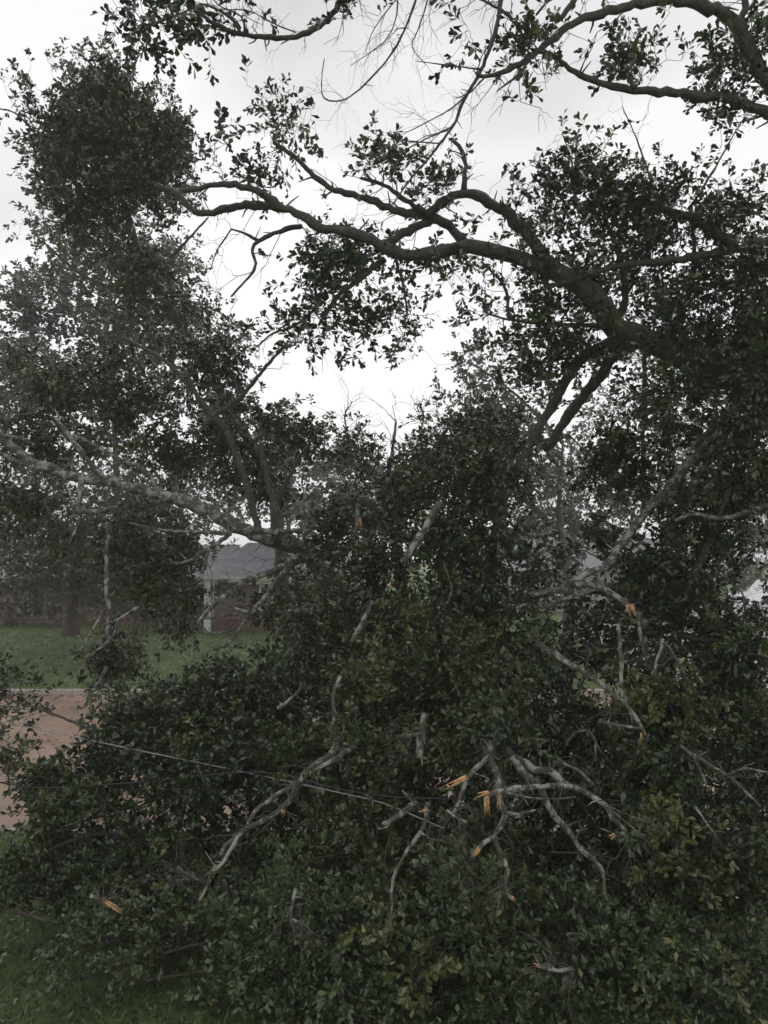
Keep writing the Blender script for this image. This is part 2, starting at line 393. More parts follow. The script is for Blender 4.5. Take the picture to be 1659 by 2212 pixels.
hB = empty("pale_house", (12, 46, 0.35), "pale sided house with light grey roof half hidden behind the leaves", "house")
gB = 0.35
wb = MB().box(4.5, 17.5, 44.2, 52, gB - 0.3, gB + 2.5).build("wall", M['siding_pale'], hB)
for i in range(16):
    z = gB + i * 0.153
    v = [(4.5, 44.16, z), (17.5, 44.16, z), (17.5, 44.19, z + 0.151), (4.5, 44.19, z + 0.151), (4.5, 44.195, z), (17.5, 44.195, z)]
    c = MB(); c.v = v; c.f = [(0, 1, 2, 3), (4, 5, 1, 0)]; c.build("siding_board", M['siding_pale'], wb)
for xx in (6.0, 9.6, 13.6): window(hB, xx, xx + 1.2, 44.15, gB + 0.9, gB + 2.2, M['white'])
roof_plane(hB, "roof", (3.9, 43.6, gB + 2.5), (18.1, 43.6, gB + 2.5), (15.2, 48, gB + 4.9), (6.8, 48, gB + 4.9), M['shingle'])
MB().poly([(3.9, 43.6, gB+2.5), (6.8, 48, gB+4.9), (3.9, 52.4, gB+2.5)]).build("roof_hip", M['shingle'], hB)
MB().poly([(18.1, 43.6, gB+2.5), (18.1, 52.4, gB+2.5), (15.2, 48, gB+4.9)]).build("roof_hip", M['shingle'], hB)
MB().box(3.9, 18.1, 43.46, 43.585, gB + 2.38, gB + 2.52).build("gutter", M['white'], hB, 0.01)

# ------------------------------------------------------------------ cars
def car(loc, label, prof, glassprof, wid, wheels, group):
    r = empty("parked_car", loc, label, "car", group)
    x, y, z = loc
    def ext(name, pr, w, m, parent, bev=0.0):
        mb = MB(); n = len(pr)
        for s in (-w / 2, w / 2): mb.v += [(x + a, y + s, z + b) for a, b in pr]
        mb.f = [tuple(range(n)), tuple(range(2 * n - 1, n - 1, -1))] + [(i, i + n, (i + 1) % n + n, (i + 1) % n) for i in range(n)]
        return mb.build(name, m, parent, bev)
    body = ext("body", prof, wid, M['car_white'], r, 0.05)
    for gp in glassprof: ext("window", gp, wid + 0.012, M['glass'], r)
    for wx in wheels:
        for s in (-1, 1):
            a = np.linspace(0, 2 * math.pi, 21)[:-1]
            def disc(rad, t, m, nm, par):
                mb = MB(); yy = y + s * (wid / 2 - 0.10)
                for q in (yy - t, yy + t): mb.v += [(x + wx + rad * math.cos(k), q, z + 0.34 + rad * math.sin(k)) for k in a]
                mb.f = [tuple(range(20)), tuple(range(39, 19, -1))] + [(i, i + 20, (i + 1) % 20 + 20, (i + 1) % 20) for i in range(20)]
                return mb.build(nm, m, par)
            ty = disc(0.34, 0.115, M['rubber'], "wheel", r); disc(0.21, 0.125, M['metal'], "rim", ty)
    xl = min(p[0] for p in prof); xr = max(p[0] for p in prof)
    for s in (-1, 1):
        MB().box(x + xl - 0.012, x + xl + 0.10, y + s * (wid/2 - 0.25) - 0.18, y + s * (wid/2 - 0.25) + 0.18, z + 0.66, z + 0.80).build("headlight", M['clear_lens'], r)
        MB().box(x + xr - 0.10, x + xr + 0.012, y + s * (wid/2 - 0.2) - 0.14, y + s * (wid/2 - 0.2) + 0.14, z + 0.74, z + 0.92).build("tail_light", M['red_lens'], r)
    return r
arch = lambda cx: [(cx + 0.40 * math.cos(a), 0.30 + 0.40 * math.sin(a)) for a in np.linspace(0, math.pi, 8)][::1]
def under(c1, c2, x0, x1): return [(x1, 0.28)] + arch(c2) + arch(c1) + [(x0, 0.28)]
sed = [(-2.3, 0.62), (-2.15, 0.80), (-1.1, 0.93), (-0.45, 1.40), (0.75, 1.44), (1.55, 1.02), (2.2, 0.98), (2.32, 0.60)] + under(-1.4, 1.35, -2.28, 2.3)
sedg = [[(-0.95, 0.96), (-0.42, 1.34), (0.08, 1.37), (0.08, 0.96)], [(0.16, 0.96), (0.16, 1.37), (0.70, 1.37), (1.35, 1.0)]]
suv = [(-2.4, 0.70), (-2.3, 1.0), (-1.2, 1.12), (-0.6, 1.78), (0.5, 1.86), (1.95, 1.80), (2.35, 1.15), (2.4, 0.60)] + under(-1.5, 1.45, -2.38, 2.38)
suvg = [[(-1.0, 1.16), (-0.52, 1.70), (0.15, 1.75), (0.15, 1.16)], [(0.25, 1.16), (0.25, 1.75), (1.15, 1.74), (1.15, 1.16)], [(1.25, 1.16), (1.25, 1.73), (1.85, 1.70), (2.1, 1.18)]]
car((19.3, 38.6, 0.40), "low white sedan on the concrete pad, the nearer car at the picture's right edge", sed, sedg, 1.78, (-1.4, 1.35), "white cars parked across the street")
car((21.8, 43.0, 0.40), "tall white utility vehicle parked behind the white sedan", suv, suvg, 1.9, (-1.5, 1.45), "white cars parked across the street")

# ------------------------------------------------------------------ trees and branches
LEAF_T = np.array([[0, 0, 0], [0.10, 0.34, 0.03], [0.25, 0.74, 0.06], [0, 1.0, 0.0], [-0.25, 0.74, 0.06], [-0.10, 0.34, 0.03], [0, 0.55, -0.03]])
LEAF_F = np.array([[0, 1, 6], [1, 2, 6], [2, 3, 6], [3, 4, 6], [4, 5, 6], [5, 0, 6]])
LEAF5_T = np.array([[0, 0, 0], [0.23, 0.70, 0.055], [0, 1.0, 0.0], [-0.23, 0.70, 0.055], [0, 0.5, -0.03]])
LEAF5_F = np.array([[0, 1, 4], [1, 2, 4], [2, 3, 4], [3, 0, 4]])
LEAF4_T = np.array([[0, 0, 0], [0.24, 0.66, 0.05], [0, 1, 0], [-0.24, 0.66, 0.05]])
LEAF4_F = np.array([[0, 1, 2], [0, 2, 3]])
LEAF_MESH = {}
def leaf_mesh(mname, k):
    key = (mname, k)
    if key not in LEAF_MESH:
        o = mesh_np("leaf", LEAF_T, LEAF_F, M[mname], tint=np.full(7, k / 5.0))
        LEAF_MESH[key] = o.data; bpy.data.objects.remove(o)
    return LEAF_MESH[key]

class Plant:
    def __init__(s, name, label, cat, base, group=None, bark='bark', seed=1):
        s.root = empty(name, base, label, cat, group); s.bark = bark; s.rng = np.random.default_rng(seed)
        s.np_ = []; s.nr = []; s.nd = []; s.T = []; s.TA = []
    def line(s, pts, d0, d1, r0, r1, name='limb', bark=None, stubs=0, nodes=True, wob=0.012, power=1.0, step=None):
        """pts in picture units, depth d0 -> d1 m, radius r0 -> r1 in picture units"""
        P = np.array([at(x, y, 1.0) for x, y in pts]); q = np.array(pts, float)
        u = np.concatenate([[0], np.cumsum(np.linalg.norm(np.diff(q, axis=0), axis=1))]); u /= u[-1]
        d = d0 + (d1 - d0) * u
        P = np.array([at(x, y, dd) for (x, y), dd in zip(pts, d)])
        R = np.array([rm(r0 + (r1 - r0) * t ** power, dd) for t, dd in zip(u, d)])
        return s.line3(P, R, name, bark, stubs, nodes, wob, step)
    def line3(s, P, R, name='limb', bark=None, stubs=0, nodes=True, wob=0.012, step=None):
        rng = s.rng
        P, R = smooth_line(P, R, step or max(0.05, float(np.max(R)) * 0.8))
        P = P + np.cumsum(rng.normal(0, wob * 0.25, P.shape), 0) * 0.25 * 0 + rng.normal(0, 1, P.shape) * np.minimum(R, 0.06)[:, None] * 0.18
        sides = 12 if R.max() > 0.05 else (8 if R.max() > 0.018 else 6)
        RR = R[:, None] * (1 + rng.normal(0, 0.055, (len(R), sides))) * (1 + 0.10 * np.sin(np.arange(len(R)) * 0.9 + rng.uniform(0, 6)))[:, None]
        V, F = tubes(P[None], RR[None], sides)
        # end caps
        n = len(V); V = np.vstack([V, P[0], P[-1] + (P[-1] - P[-2]) * 0.4]); j = np.arange(sides); j2 = (j + 1) % sides
        caps = np.vstack([np.stack([np.full(sides, n), j2, j, j], -1), np.stack([np.full(sides, n + 1), n - sides + j, n - sides + j2, n - sides + j2], -1)])
        VS, FS = [V], [F]
        if stubs:
            k = rng.integers(1, len(P) - 1, stubs); dirs = nrm(rng.normal(0, 1, (stubs, 3)) + nrm(P[k] - P[k - 1]) * 0.7)
            Ls = np.minimum(R[k] * 2 + rng.uniform(0.03, 0.16, stubs), 0.4)
            SP = P[k][:, None, :] + dirs[:, None, :] * (Ls[:, None] * np.linspace(0, 1, 3)[None, :])[..., None] + rng.normal(0, 0.006, (stubs, 3, 3))
            r = np.minimum(R[k] * 0.4, 0.014); SR = r[:, None] * np.array([1, 0.75, 0.4])[None]
            v2, f2 = tubes(SP, SR, 5); FS.append(f2 + len(V)); VS.append(v2)
        me_f = np.vstack(FS); tri = caps[:, :3]
        quads = me_f.tolist() + tri.tolist()
        me = bpy.data.meshes.new(name); me.from_pydata(np.vstack(VS).tolist(), [], quads); me.update()
        me.polygons.foreach_set("use_smooth", np.ones(len(me.polygons), bool))
        me.materials.append(M[bark or s.bark])
        o = bpy.data.objects.new(name, me); COL.objects.link(o); o.parent = s.root
        o.matrix_parent_inverse = Matrix.Translation(s.root.location).inverted()
        if nodes:
            st = max(1, int(0.12 / max(np.linalg.norm(P[1] - P[0]), 1e-3)))
            s.np_ += list(P[::st]) + [P[-1]]; s.nr += list(R[::st]) + [R[-1]]
            Dn = nrm(np.gradient(P, axis=0)); s.nd += list(Dn[::st]) + [Dn[-1]]
        s.last = P
        return o
    def bare_twigs(s, n, lo=0.12, hi=0.45, rmax=0.4, droop=0.15):
        rng = s.rng; N = np.array(s.np_); D = np.array(s.nd); Rn = np.array(s.nr)
        w = np.maximum(0.002, 0.06 - Rn); i = rng.choice(len(N), n, p=w / w.sum())
        side = nrm(np.cross(D[i], rng.normal(0, 1, (n, 3))))
        d = nrm(D[i] * rng.uniform(0.3, 1.2, (n, 1)) + side * rng.uniform(0.5, 1.0, (n, 1)))
        L = rng.uniform(lo, hi, n); r = np.minimum(Rn[i] * rmax, 0.006) * (0.5 + L / hi * 0.5); Ps, Rs = [], []
        k = np.linspace(0, 1, 5)
        def curve(p, d, L, r):
            kink = np.cumsum(rng.normal(0, 0.10, (len(p), 5, 3)), 1); kink[:, 0] = 0
            Q = p[:, None] + (d[:, None] * k[None, :, None] + kink * 0.9 + np.array([0, 0, -droop]) * (k ** 2)[None, :, None]) * L[:, None, None]
            Ps.append(Q); Rs.append(r[:, None] * (1 - 0.65 * k)[None]); return Q
        Q = curve(N[i], d, L, r)
        for lev in (2, 3):
            dd = nrm(Q[:, lev] - Q[:, lev - 1]); d2 = nrm(dd + nrm(np.cross(dd, rng.normal(0, 1, (n, 3)))) * rng.uniform(.5, 1, (n, 1)))
            curve(Q[:, lev], d2, L * rng.uniform(.25, .55, n), r * 0.6)
        V, F = tubes(np.vstack(Ps), np.vstack(Rs), 4)
        o = mesh_np("twigs", V, F, M['bark_twig'], s.root); o["kind"] = "stuff"
    def splinter(s, px, py, d, qx, qy, r, n=6, spread=0.35):
        """torn pale end: a stump disc with jagged spikes running from (px,py) to (qx,qy)"""
        rng = s.rng; a = at(px, py, d); b = at(qx, qy, d * 0.995); ax = b - a; Ln = np.linalg.norm(ax); ax = ax / Ln
        u = nrm(np.cross(ax, [0.3, 0.2, 1.0])); v = np.cross(ax, u); R = rm(r, d)
        mb = MB()
        n = n + 4
        for k in range(n):
            th = 2 * math.pi * k / n + rng.uniform(-.3, .3); c = a + (u * math.cos(th) + v * math.sin(th)) * R * rng.uniform(0.35, 0.9)
            tip = c + ax * Ln * rng.uniform(0.35, 1.25) + (u * math.cos(th) + v * math.sin(th)) * R * (spread * rng.uniform(0.0, 1.2) + 0.1)
            w1 = (-u * math.sin(th) + v * math.cos(th)) * R * rng.uniform(0.2, 0.42); w2 = (u * math.cos(th) + v * math.sin(th)) * R * 0.35
            mid = (c + tip) / 2
            b0 = len(mb.v)
            mb.v += [tuple(c - w1 - w2), tuple(c + w1 - w2), tuple(c + w2), tuple(mid - w1 * .6 - w2 * .5), tuple(mid + w1 * .6 - w2 * .5), tuple(mid + w2 * .6), tuple(tip)]
            mb.f += [(b0, b0+1, b0+4, b0+3), (b0+1, b0+2, b0+5, b0+4), (b0+2, b0, b0+3, b0+5), (b0+3, b0+4, b0+6), (b0+4, b0+5, b0+6), (b0+5, b0+3, b0+6), (b0+2, b0+1, b0)]
        return mb.build("splintered_end", M['wood'], s.root)
    def cloud(s, px, py, rx, ry, d, dr, n, clump=13, spread=0.14):
        rng = s.rng; m = max(2, n // clump)
        q = nrm(rng.normal(0, 1, (m, 3))) * (rng.uniform(0, 1, (m, 1)) ** 0.42)
        cx = px + q[:, 0] * rx; cy = py + q[:, 1] * ry; cdp = d + q[:, 2] * dr
        Cn = np.array([at(x, y, z) for x, y, z in zip(cx, cy, cdp)])
        ci = rng.integers(0, m, n)
        T = Cn[ci] + rng.normal(0, 1, (n, 3)) * spread * (0.5 + rng.uniform(0, 1, (n, 1)))
        att = np.concatenate([rng.normal(0, 0.55, (m, 3)), rng.normal(0, 0.21, (m, 1)), rng.uniform(0.85, 1.2, (m, 1))], 1)[ci]
        s.T.append(T); s.TA.append(att)
    def finish(s, leaf='leaf', size=0.085, per=12, length=0.30, sag=0.15, wind=(-0.15, 0, 0), singles=0, coarse=False, mid=False, up=0.25,
               twig_scale=1.0, crown_name='crown', bare=0.0, maxlen=9.0, minz=0.05):
        rng = s.rng; T = np.vstack(s.T); TA = np.vstack(s.TA); k_ = T[:, 2] > minz; T = T[k_]; TA = TA[k_]
        nodes = np.array(s.np_); rad = list(s.nr)
        d0 = np.array([np.min(np.sum((nodes - t) ** 2, 1)) for t in T]); k_ = np.argsort(d0); T = T[k_]; TA = TA[k_]
        cap = len(nodes) + 4 * len(T); N = np.empty((cap, 3)); N[:len(nodes)] = nodes; cnt = len(nodes); n0 = cnt
        parent = np.full(cap, -1); edge = []
        for t in T:
            dd = np.sum((N[:cnt] - t) ** 2, 1); j = int(np.argmin(dd)); L = math.sqrt(dd[j]); p = N[j]
            mids = []
            for f in (0.33, 0.66):
                q = p + (t - p) * f + rng.normal(0, 0.07, 3) * L + np.array([0, 0, -0.05 * L]) * (1 - abs(2 * f - 1)); mids.append(q)
            a = cnt; N[cnt] = mids[0]; N[cnt + 1] = mids[1]; N[cnt + 2] = t
            parent[cnt] = j; parent[cnt + 1] = cnt; parent[cnt + 2] = cnt + 1; cnt += 3; edge.append((j, a))
        w_ = np.zeros(cnt)
        for i in range(cnt - 1, n0 - 1, -1):
            if w_[i] == 0: w_[i] = 1
            w_[parent[i]] += w_[i] / (1.0 if (i - n0) % 3 == 0 else 1.0) if parent[i] >= 0 else 0
        E = np.array(edge); a = E[:, 1]
        P = np.stack([N[E[:, 0]], N[a], N[a + 1], N[a + 2]], 1)
        base_r = 0.0026 * twig_scale
        R = base_r * np.stack([w_[a] ** 0.5, w_[a] ** 0.5, w_[a + 1] ** 0.5, np.maximum(w_[a + 2], 1) ** 0.45], 1)
        R = np.minimum(R, 0.05 * twig_scale)
        dirs = nrm(nrm(P[:, 3] - P[:, 1]) * 0.7 + TA[:, :3] + rng.normal(0, 0.3, (len(T), 3)) + np.array(wind) + np.array([0, 0, up]))
        lens = length * (0.6 + 0.8 * rng.uniform(0, 1, len(T)))
        V1, F1 = tubes(P, R, 3)
        tp = np.linspace(0, 1, 2)[None, :, None]
        SP = T[:, None, :] + dirs[:, None, :] * lens[:, None, None] * tp + np.array([0, 0, -1.0]) * sag * lens[:, None, None] * tp ** 2
        SR = base_r * 0.8 * np.array([1, .4])[None] * np.ones((len(T), 1))
        V2, F2 = tubes(SP, SR, 3)
        o = mesh_np("twigs", np.vstack([V1, V2]), np.vstack([F1, F2 + len(V1)]), M['bark_twig'] if s.bark != 'bark_far' else M['bark'], s.root); o["kind"] = "stuff"
        # leaves
        keep = rng.uniform(0, 1, len(T)) >= bare
        Tb, Db, Lb, Ab = T[keep], dirs[keep], lens[keep], TA[keep]; S = len(Tb)
        t = np.clip(rng.uniform(0, 1, (S, per)) ** 0.6 + 0.02, 0.05, 1.0)
        pos = Tb[:, None] + Db[:, None] * (Lb[:, None] * t)[..., None] + np.array([0, 0, -1.0]) * (sag * Lb[:, None] * t ** 2)[..., None]
        u = nrm(np.cross(Db, np.array([0.21, 0.11, 0.97]))); v = np.cross(Db, u)
        phi = np.arange(per)[None] * 2.399 + rng.uniform(0, 6.28, (S, 1)) + rng.normal(0, 0.3, (S, per))
        radial = u[:, None] * np.cos(phi)[..., None] + v[:, None] * np.sin(phi)[..., None]
        ld = nrm(Db[:, None] * (0.35 + 0.6 * t)[..., None] + radial * 0.85 + rng.normal(0, 0.25, (S, per, 3)) + np.array([0, 0, -sag]) + np.array(wind))
        nn = np.array([0, 0, 0.7]) + rng.normal(0, 0.7, (S, per, 3)) + Db[:, None] * 0.25
        nn = nrm(nn - ld * np.sum(nn * ld, -1, keepdims=True)); sd_ = np.cross(ld, nn)
        sz = size * Ab[:, 4:5] * rng.uniform(0.6, 1.25, (S, per)); wd = rng.uniform(0.8, 1.25, (S, per))
        tint = np.clip(rng.normal(0.42, 0.17, (S, per)) + rng.normal(0, 0.08, (S, 1)) + Ab[:, 3:4], 0, 1)
        yel = rng.uniform(0, 1, (S, per)) < 0.015; tint[yel] = 1.0
        pos, ld, nn, sd_ = (x.reshape(-1, 3) for x in (pos, ld, nn, sd_)); sz, wd, tint = sz.ravel(), wd.ravel(), tint.ravel()
        ok = pos[:, 2] > 0.02; pos, ld, nn, sd_, sz, wd, tint = (x[ok] for x in (pos, ld, nn, sd_, sz, wd, tint))
        single = np.zeros(len(pos), bool)
        if singles:
            x, y, d = proj(pos); inside = (x > 5) & (x < 1654) & (y > 5) & (y < 2207)
            cell = (x // 14).astype(int) * 1000 + (y // 14).astype(int)
            order = np.argsort(d); order = order[inside[order]]
            _, first = np.unique(cell[order], return_index=True); front = order[np.sort(first)]
            front = front[np.argsort(-(sz[front] / d[front]))][:singles]; single[front] = True
            for i in front:
                q = bpy.data.objects.new("leaf", leaf_mesh(leaf, int(round(tint[i] * 5)))); COL.objects.link(q); q.parent = s.root
                q.matrix_parent_inverse = Matrix.Translation(s.root.location).inverted()
                mm = np.eye(4); mm[:3, 0] = sd_[i] * sz[i] * wd[i]; mm[:3, 1] = ld[i] * sz[i]; mm[:3, 2] = nn[i] * sz[i]; mm[:3, 3] = pos[i]
                q.matrix_basis = Matrix(mm.tolist())
        r = ~single; TT, TF = (LEAF4_T, LEAF4_F) if coarse else ((LEAF5_T, LEAF5_F) if mid else (LEAF_T, LEAF_F))
        V = pos[r][:, None] + (sd_[r][:, None] * (TT[None, :, 0:1] * wd[r][:, None, None]) + ld[r][:, None] * TT[None, :, 1:2] + nn[r][:, None] * TT[None, :, 2:3]) * sz[r][:, None, None]
        n = len(V); k = len(TT)
        Fc = (TF[None] + (np.arange(n) * k)[:, None, None]).reshape(-1, 3)
        o = mesh_np(crown_name, V.reshape(-1, 3), Fc, M[leaf], s.root, tint=np.repeat(tint[r], k)); o["kind"] = "stuff"
        print(s.root.name, "sprigs", len(T), "leaves", len(pos), "tris", len(Fc))
        return s

G_ = lambda x, y: np.array([x, y, float(gz(x, y)) if y > 23 else 0.0])

# ---- 1. big oak whose thick limb crosses from the right edge
A = Plant("leaning_oak", "big oak whose thick mossy limb crosses the picture from the right edge", "tree", (8.4, 11.4, 0), seed=21)
p0 = at(1830, 960, 9.4)
A.line3(np.array([[8.4, 11.4, -0.3], [8.3, 11.3, 1.5], [8.0, 11.1, 3.6], p0]), np.array([0.42, 0.36, 0.33, 0.30]), "trunk")
A.line([(1830, 960), (1740, 890), (1640, 840), (1540, 795), (1440, 752), (1330, 708), (1285, 640), (1200, 590), (1100, 552), (1010, 530)], 9.4, 9.1, 41, 13, stubs=18)
A.line([(1010, 530), (930, 548), (860, 545), (770, 505), (690, 490), (640, 458), (600, 442), (545, 408), (480, 398), (395, 412)], 9.1, 9.0, 15, 5, stubs=14)
A.line([(612, 448), (530, 443), (430, 460), (385, 420), (340, 400)], 9.3, 9.6, 10, 5, stubs=8)
A.line([(655, 487), (600, 500), (560, 520), (545, 540), (550, 580), (500, 640)], 9.3, 9.0, 6, 2, stubs=5)
A.line([(560, 520), (530, 505), (500, 495)], 9.2, 9.1, 4, 2, stubs=2)
A.line([(500, 495), (470, 540), (455, 580)], 9.1, 9.1, 2, 1)
A.line([(1010, 530), (975, 492), (940, 470), (890, 463), (840, 450), (800, 430), (720, 408), (680, 380), (640, 342), (590, 308)], 9.4, 8.9, 11, 4, stubs=12)
A.line([(940, 470), (880, 500), (830, 530)], 9.3, 9.3, 9, 10, stubs=2)
A.line([(1190, 575), (1140, 508), (1080, 447), (1010, 420), (975, 425), (920, 462)], 9.5, 9.2, 15, 8, stubs=8)
A.line([(920, 462), (875, 432), (830, 400), (780, 385)], 9.2, 9.0, 7, 3, stubs=5)
A.line([(1003, 415), (1005, 360), (998, 325), (975, 300)], 9.3, 9.2, 6, 4, stubs=4)
A.line([(830, 560), (780, 600), (730, 640), (690, 700)], 9.3, 9.0, 7, 3, stubs=3)
A.line([(700, 650), (640, 700), (590, 720), (560, 745)], 9.1, 9.3, 4, 2)
A.line([(850, 545), (870, 610), (880, 680)], 9.3, 9.2, 4, 2)
A.line([(1350, 735), (1300, 750), (1245, 783), (1210, 848), (1175, 903), (1150, 950), (1120, 1010)], 9.9, 9.6, 14, 9, stubs=5)
A.line([(1370, 740), (1335, 760), (1290, 818), (1245, 873), (1210, 925), (1180, 970)], 10.0, 10.2, 13, 10, stubs=5)
A.line([(1740, 500), (1659, 520), (1580, 540), (1450, 562), (1330, 575), (1240, 605), (1180, 620)], 9.2, 9.0, 12, 4, stubs=8)
A.line([(1590, 535), (1500, 475), (1450, 458), (1395, 440), (1330, 430)], 9.2, 9.0, 11, 6, stubs=8)
A.line([(1330, 700), (1350, 640), (1340, 560), (1310, 480), (1290, 400)], 9.8, 9.4, 9, 3)
A.line([(1440, 750), (1480, 660), (1500, 560), (1490, 450)], 10.0, 9.8, 9, 3)
A.line([(1330, 705), (1180, 700), (1100, 690), (1060, 680)], 9.8, 9.2, 6, 2)
A.line([(1490, 450), (1540, 370), (1600, 265)], 9.2, 9.1, 3, 1.2, stubs=4)
A.line([(1410, 400), (1375, 300), (1345, 232)], 9.1, 9.0, 2.5, 1, stubs=4)
A.line([(1240, 420), (1235, 350), (1215, 290)], 9.3, 9.2, 2.5, 1, stubs=3)
A.line([(1100, 690), (1090, 620), (1040, 565)], 9.3, 9.3, 4, 2)
for b in [(1170, 395, 65, 55, 9.3, .45, 140), (1290, 375, 65, 50, 9.3, .45, 170), (1340, 440, 60, 40, 9.2, .5, 80), (1430, 430, 85, 45, 9.1, .5, 190), (1480, 520, 100, 40, 9.3, .6, 150),
          (1560, 430, 90, 50, 9.2, .5, 180), (1240, 495, 85, 60, 9.4, .5, 170), (1390, 530, 110, 50, 9.3, .6, 200), (1250, 640, 60, 50, 9.4, .5, 90), (1420, 690, 90, 40, 9.4, .5, 120), (1250, 730, 90, 45, 9.6, .5, 120), (1540, 600, 100, 90, 9.4, .7, 320),
          (1630, 690, 45, 190, 9.2, .6, 420), (1150, 605, 45, 35, 9.3, .3, 45), (1180, 690, 85, 50, 9.4, .4, 200), (1050, 690, 22, 28, 9.2, .2, 22),
          (1150, 790, 70, 55, 9.5, .4, 110), (1450, 620, 110, 45, 9.8, .6, 170), (1530, 760, 100, 60, 9.6, .7, 260), (1420, 840, 120, 45, 9.9, .6, 190),
          (780, 525, 90, 18, 9.35, .25, 90), (725, 605, 55, 40, 9.2, .3, 90), (680, 700, 50, 38, 9.1, .25, 80), (770, 690, 40, 25, 9.1, .2, 30), (820, 575, 50, 20, 9.3, .2, 34),
          (865, 645, 28, 30, 9.2, .2, 30), (885, 715, 18, 25, 9.2, .15, 18), (998, 610, 12, 45, 9.2, .12, 18), (820, 365, 55, 35, 9.1, .3, 56),
          (960, 420, 35, 38, 9.2, .25, 44), (500, 385, 70, 10, 9.2, .2, 22), (478, 285, 35, 12, 9.2, .2, 14), (615, 285, 30, 30, 8.9, .2, 40),
          (592, 370, 14, 50, 9.0, .15, 18), (575, 220, 10, 45, 8.9, .1, 9), (655, 265, 8, 30, 8.9, .1, 6), (1000, 555, 40, 10, 9.4, .15, 18), (930, 565, 50, 8, 9.4, .15, 22), (1320, 600, 50, 30, 9.4, .3, 40), (1215, 300, 8, 20, 9.3, .1, 5), (1090, 460, 15, 12, 9.3, .1, 6)]:
    b = b[:4] + (b[4] + (0.45 if b[0] > 1180 and b[1] > 480 else 0),) + b[5:]
    A.cloud(*(b[:6] + (int(b[6] * (0.55 if b[0] > 1080 else 0.85)),)), clump=14, spread=0.12)
for b in [(1640, 780, 40, 120, 8.6, .3, 150), (1560, 735, 60, 18, 8.9, .2, 40), (1440, 700, 60, 16, 9.0, .2, 34), (1330, 650, 30, 20, 9.0, .15, 18), (1230, 585, 40, 14, 9.0, .15, 22), (1120, 535, 40, 10, 9.0, .12, 16),
          (1500, 850, 80, 22, 8.9, .2, 60), (1650, 560, 25, 60, 8.8, .3, 60), (1380, 770, 50, 15, 9.0, .15, 22), (1640, 960, 35, 90, 9.0, .3, 130), (1740, 700, 60, 200, 9.3, .6, 130)]:
    A.cloud(*b, spread=0.08)
A.bare_twigs(160, 0.1, 0.5)
A.finish(size=0.088, per=12, length=0.31, singles=300, sag=0.25, twig_scale=1.0, mid=True)

# ---- 2. oak limbs hanging over the top of the view
B = Plant("overhanging_oak", "oak limbs with bare drooping twigs hanging in across the top right", "tree", (6.6, 7.2, 0), seed=22)
B.line3(np.array([[6.6, 7.6, -0.3], [6.5, 7.4, 3], [6.2, 7.3, 6.0], at(1850, 330, 7.4), at(1760, 130, 7.3), at(1700, -150, 7.3)]), np.array([0.36, 0.3, 0.26, 0.23, 0.2, 0.16]), "trunk")
B.line([(1800, 300), (1720, 270), (1659, 245), (1600, 222), (1540, 210), (1450, 200), (1350, 192), (1290, 176), (1240, 155), (1190, 118), (1150, 108)], 7.4, 7.0, 14.45, 4.25, stubs=12)
B.line([(1790, 240), (1700, 210), (1650, 160), (1620, 110), (1590, 50), (1530, 16), (1480, 2), (1400, 2), (1330, 22), (1250, 42), (1190, 88), (1150, 118), (1100, 150), (1050, 165), (1030, 158)], 7.4, 6.8, 18.70, 4.25, stubs=14)
B.line([(1085, -20), (1072, 60), (1040, 150), (1000, 220), (980, 270), (950, 310), (920, 350), (890, 382), (850, 440)], 6.9, 6.7, 5.10, 1.70, stubs=14)
B.line([(1260, -30), (1235, 10), (1205, 45)], 6.9, 6.9, 7.65, 5.95)
B.line([(1150, 118), (1120, 160), (1075, 195)], 6.8, 6.8, 3.40, 1.70)
B.line([(1190, 88), (1130, 60), (1080, 20), (1020, -10)], 6.9, 6.9, 4.25, 2.55, stubs=5)
B.line([(1205, -10), (1180, 5), (1160, 30)], 6.9, 6.9, 3.40, 2.55)
B.line([(1370, 192), (1360, 170), (1330, 150), (1310, 135)], 7.0, 7.0, 5.10, 2.12)
B.line([(1050, 165), (980, 230), (910, 270), (870, 290)], 6.8, 6.7, 2.04, 0.85, stubs=6)
B.line([(1040, 150), (960, 140), (900, 132)], 6.8, 6.7, 1.87, 0.85, stubs=4)
B.line([(975, 275), (920, 300), (860, 330), (800, 350)], 6.7, 6.6, 1.87, 0.85, stubs=8)
B.line([(950, 310), (880, 305), (840, 300)], 6.7, 6.6, 1.70, 0.85, stubs=6)
B.line([(1590, 50), (1610, 20), (1600, -30)], 7.3, 7.3, 7.65, 5.95)
B.line([(1260, -60), (1100, -90), (900, -70), (780, -40), (740, 0), (700, 48), (655, 74), (610, 82), (560, 78), (520, 73), (480, 60), (445, 40), (420, 20)], 7.2, 6.6, 10.20, 4.25, stubs=10)
B.line([(1700, -150), (1500, -140), (1260, -60)], 7.3, 7.2, 17.00, 10.20)
B.line([(520, 73), (500, 40), (440, 10), (400, 25), (340, 50), (300, 65)], 6.6, 6.6, 2.98, 1.36, stubs=5)
B.line([(530, 70), (520, 35), (470, 10), (450, -20)], 6.6, 6.6, 2.12, 1.19, stubs=5)
B.line([(640, 70), (600, 55), (540, 25), (480, 20)], 6.6, 6.5, 1.53, 0.85, stubs=5)
B.line([(905, -20), (880, 50), (850, 110), (800, 170), (745, 215), (700, 212), (695, 170), (700, 130)], 6.5, 6.4, 2.72, 1.02, stubs=10)
B.line([(860, -20), (855, 40), (830, 90), (760, 140)], 6.4, 6.3, 1.70, 0.85, stubs=8)
B.line([(930, -20), (905, 60), (890, 100), (920, 140)], 6.5, 6.4, 1.70, 0.85, stubs=8)
B.line([(870, -20), (810, 60), (790, 110)], 6.4, 6.4, 1.36, 0.85, stubs=6)
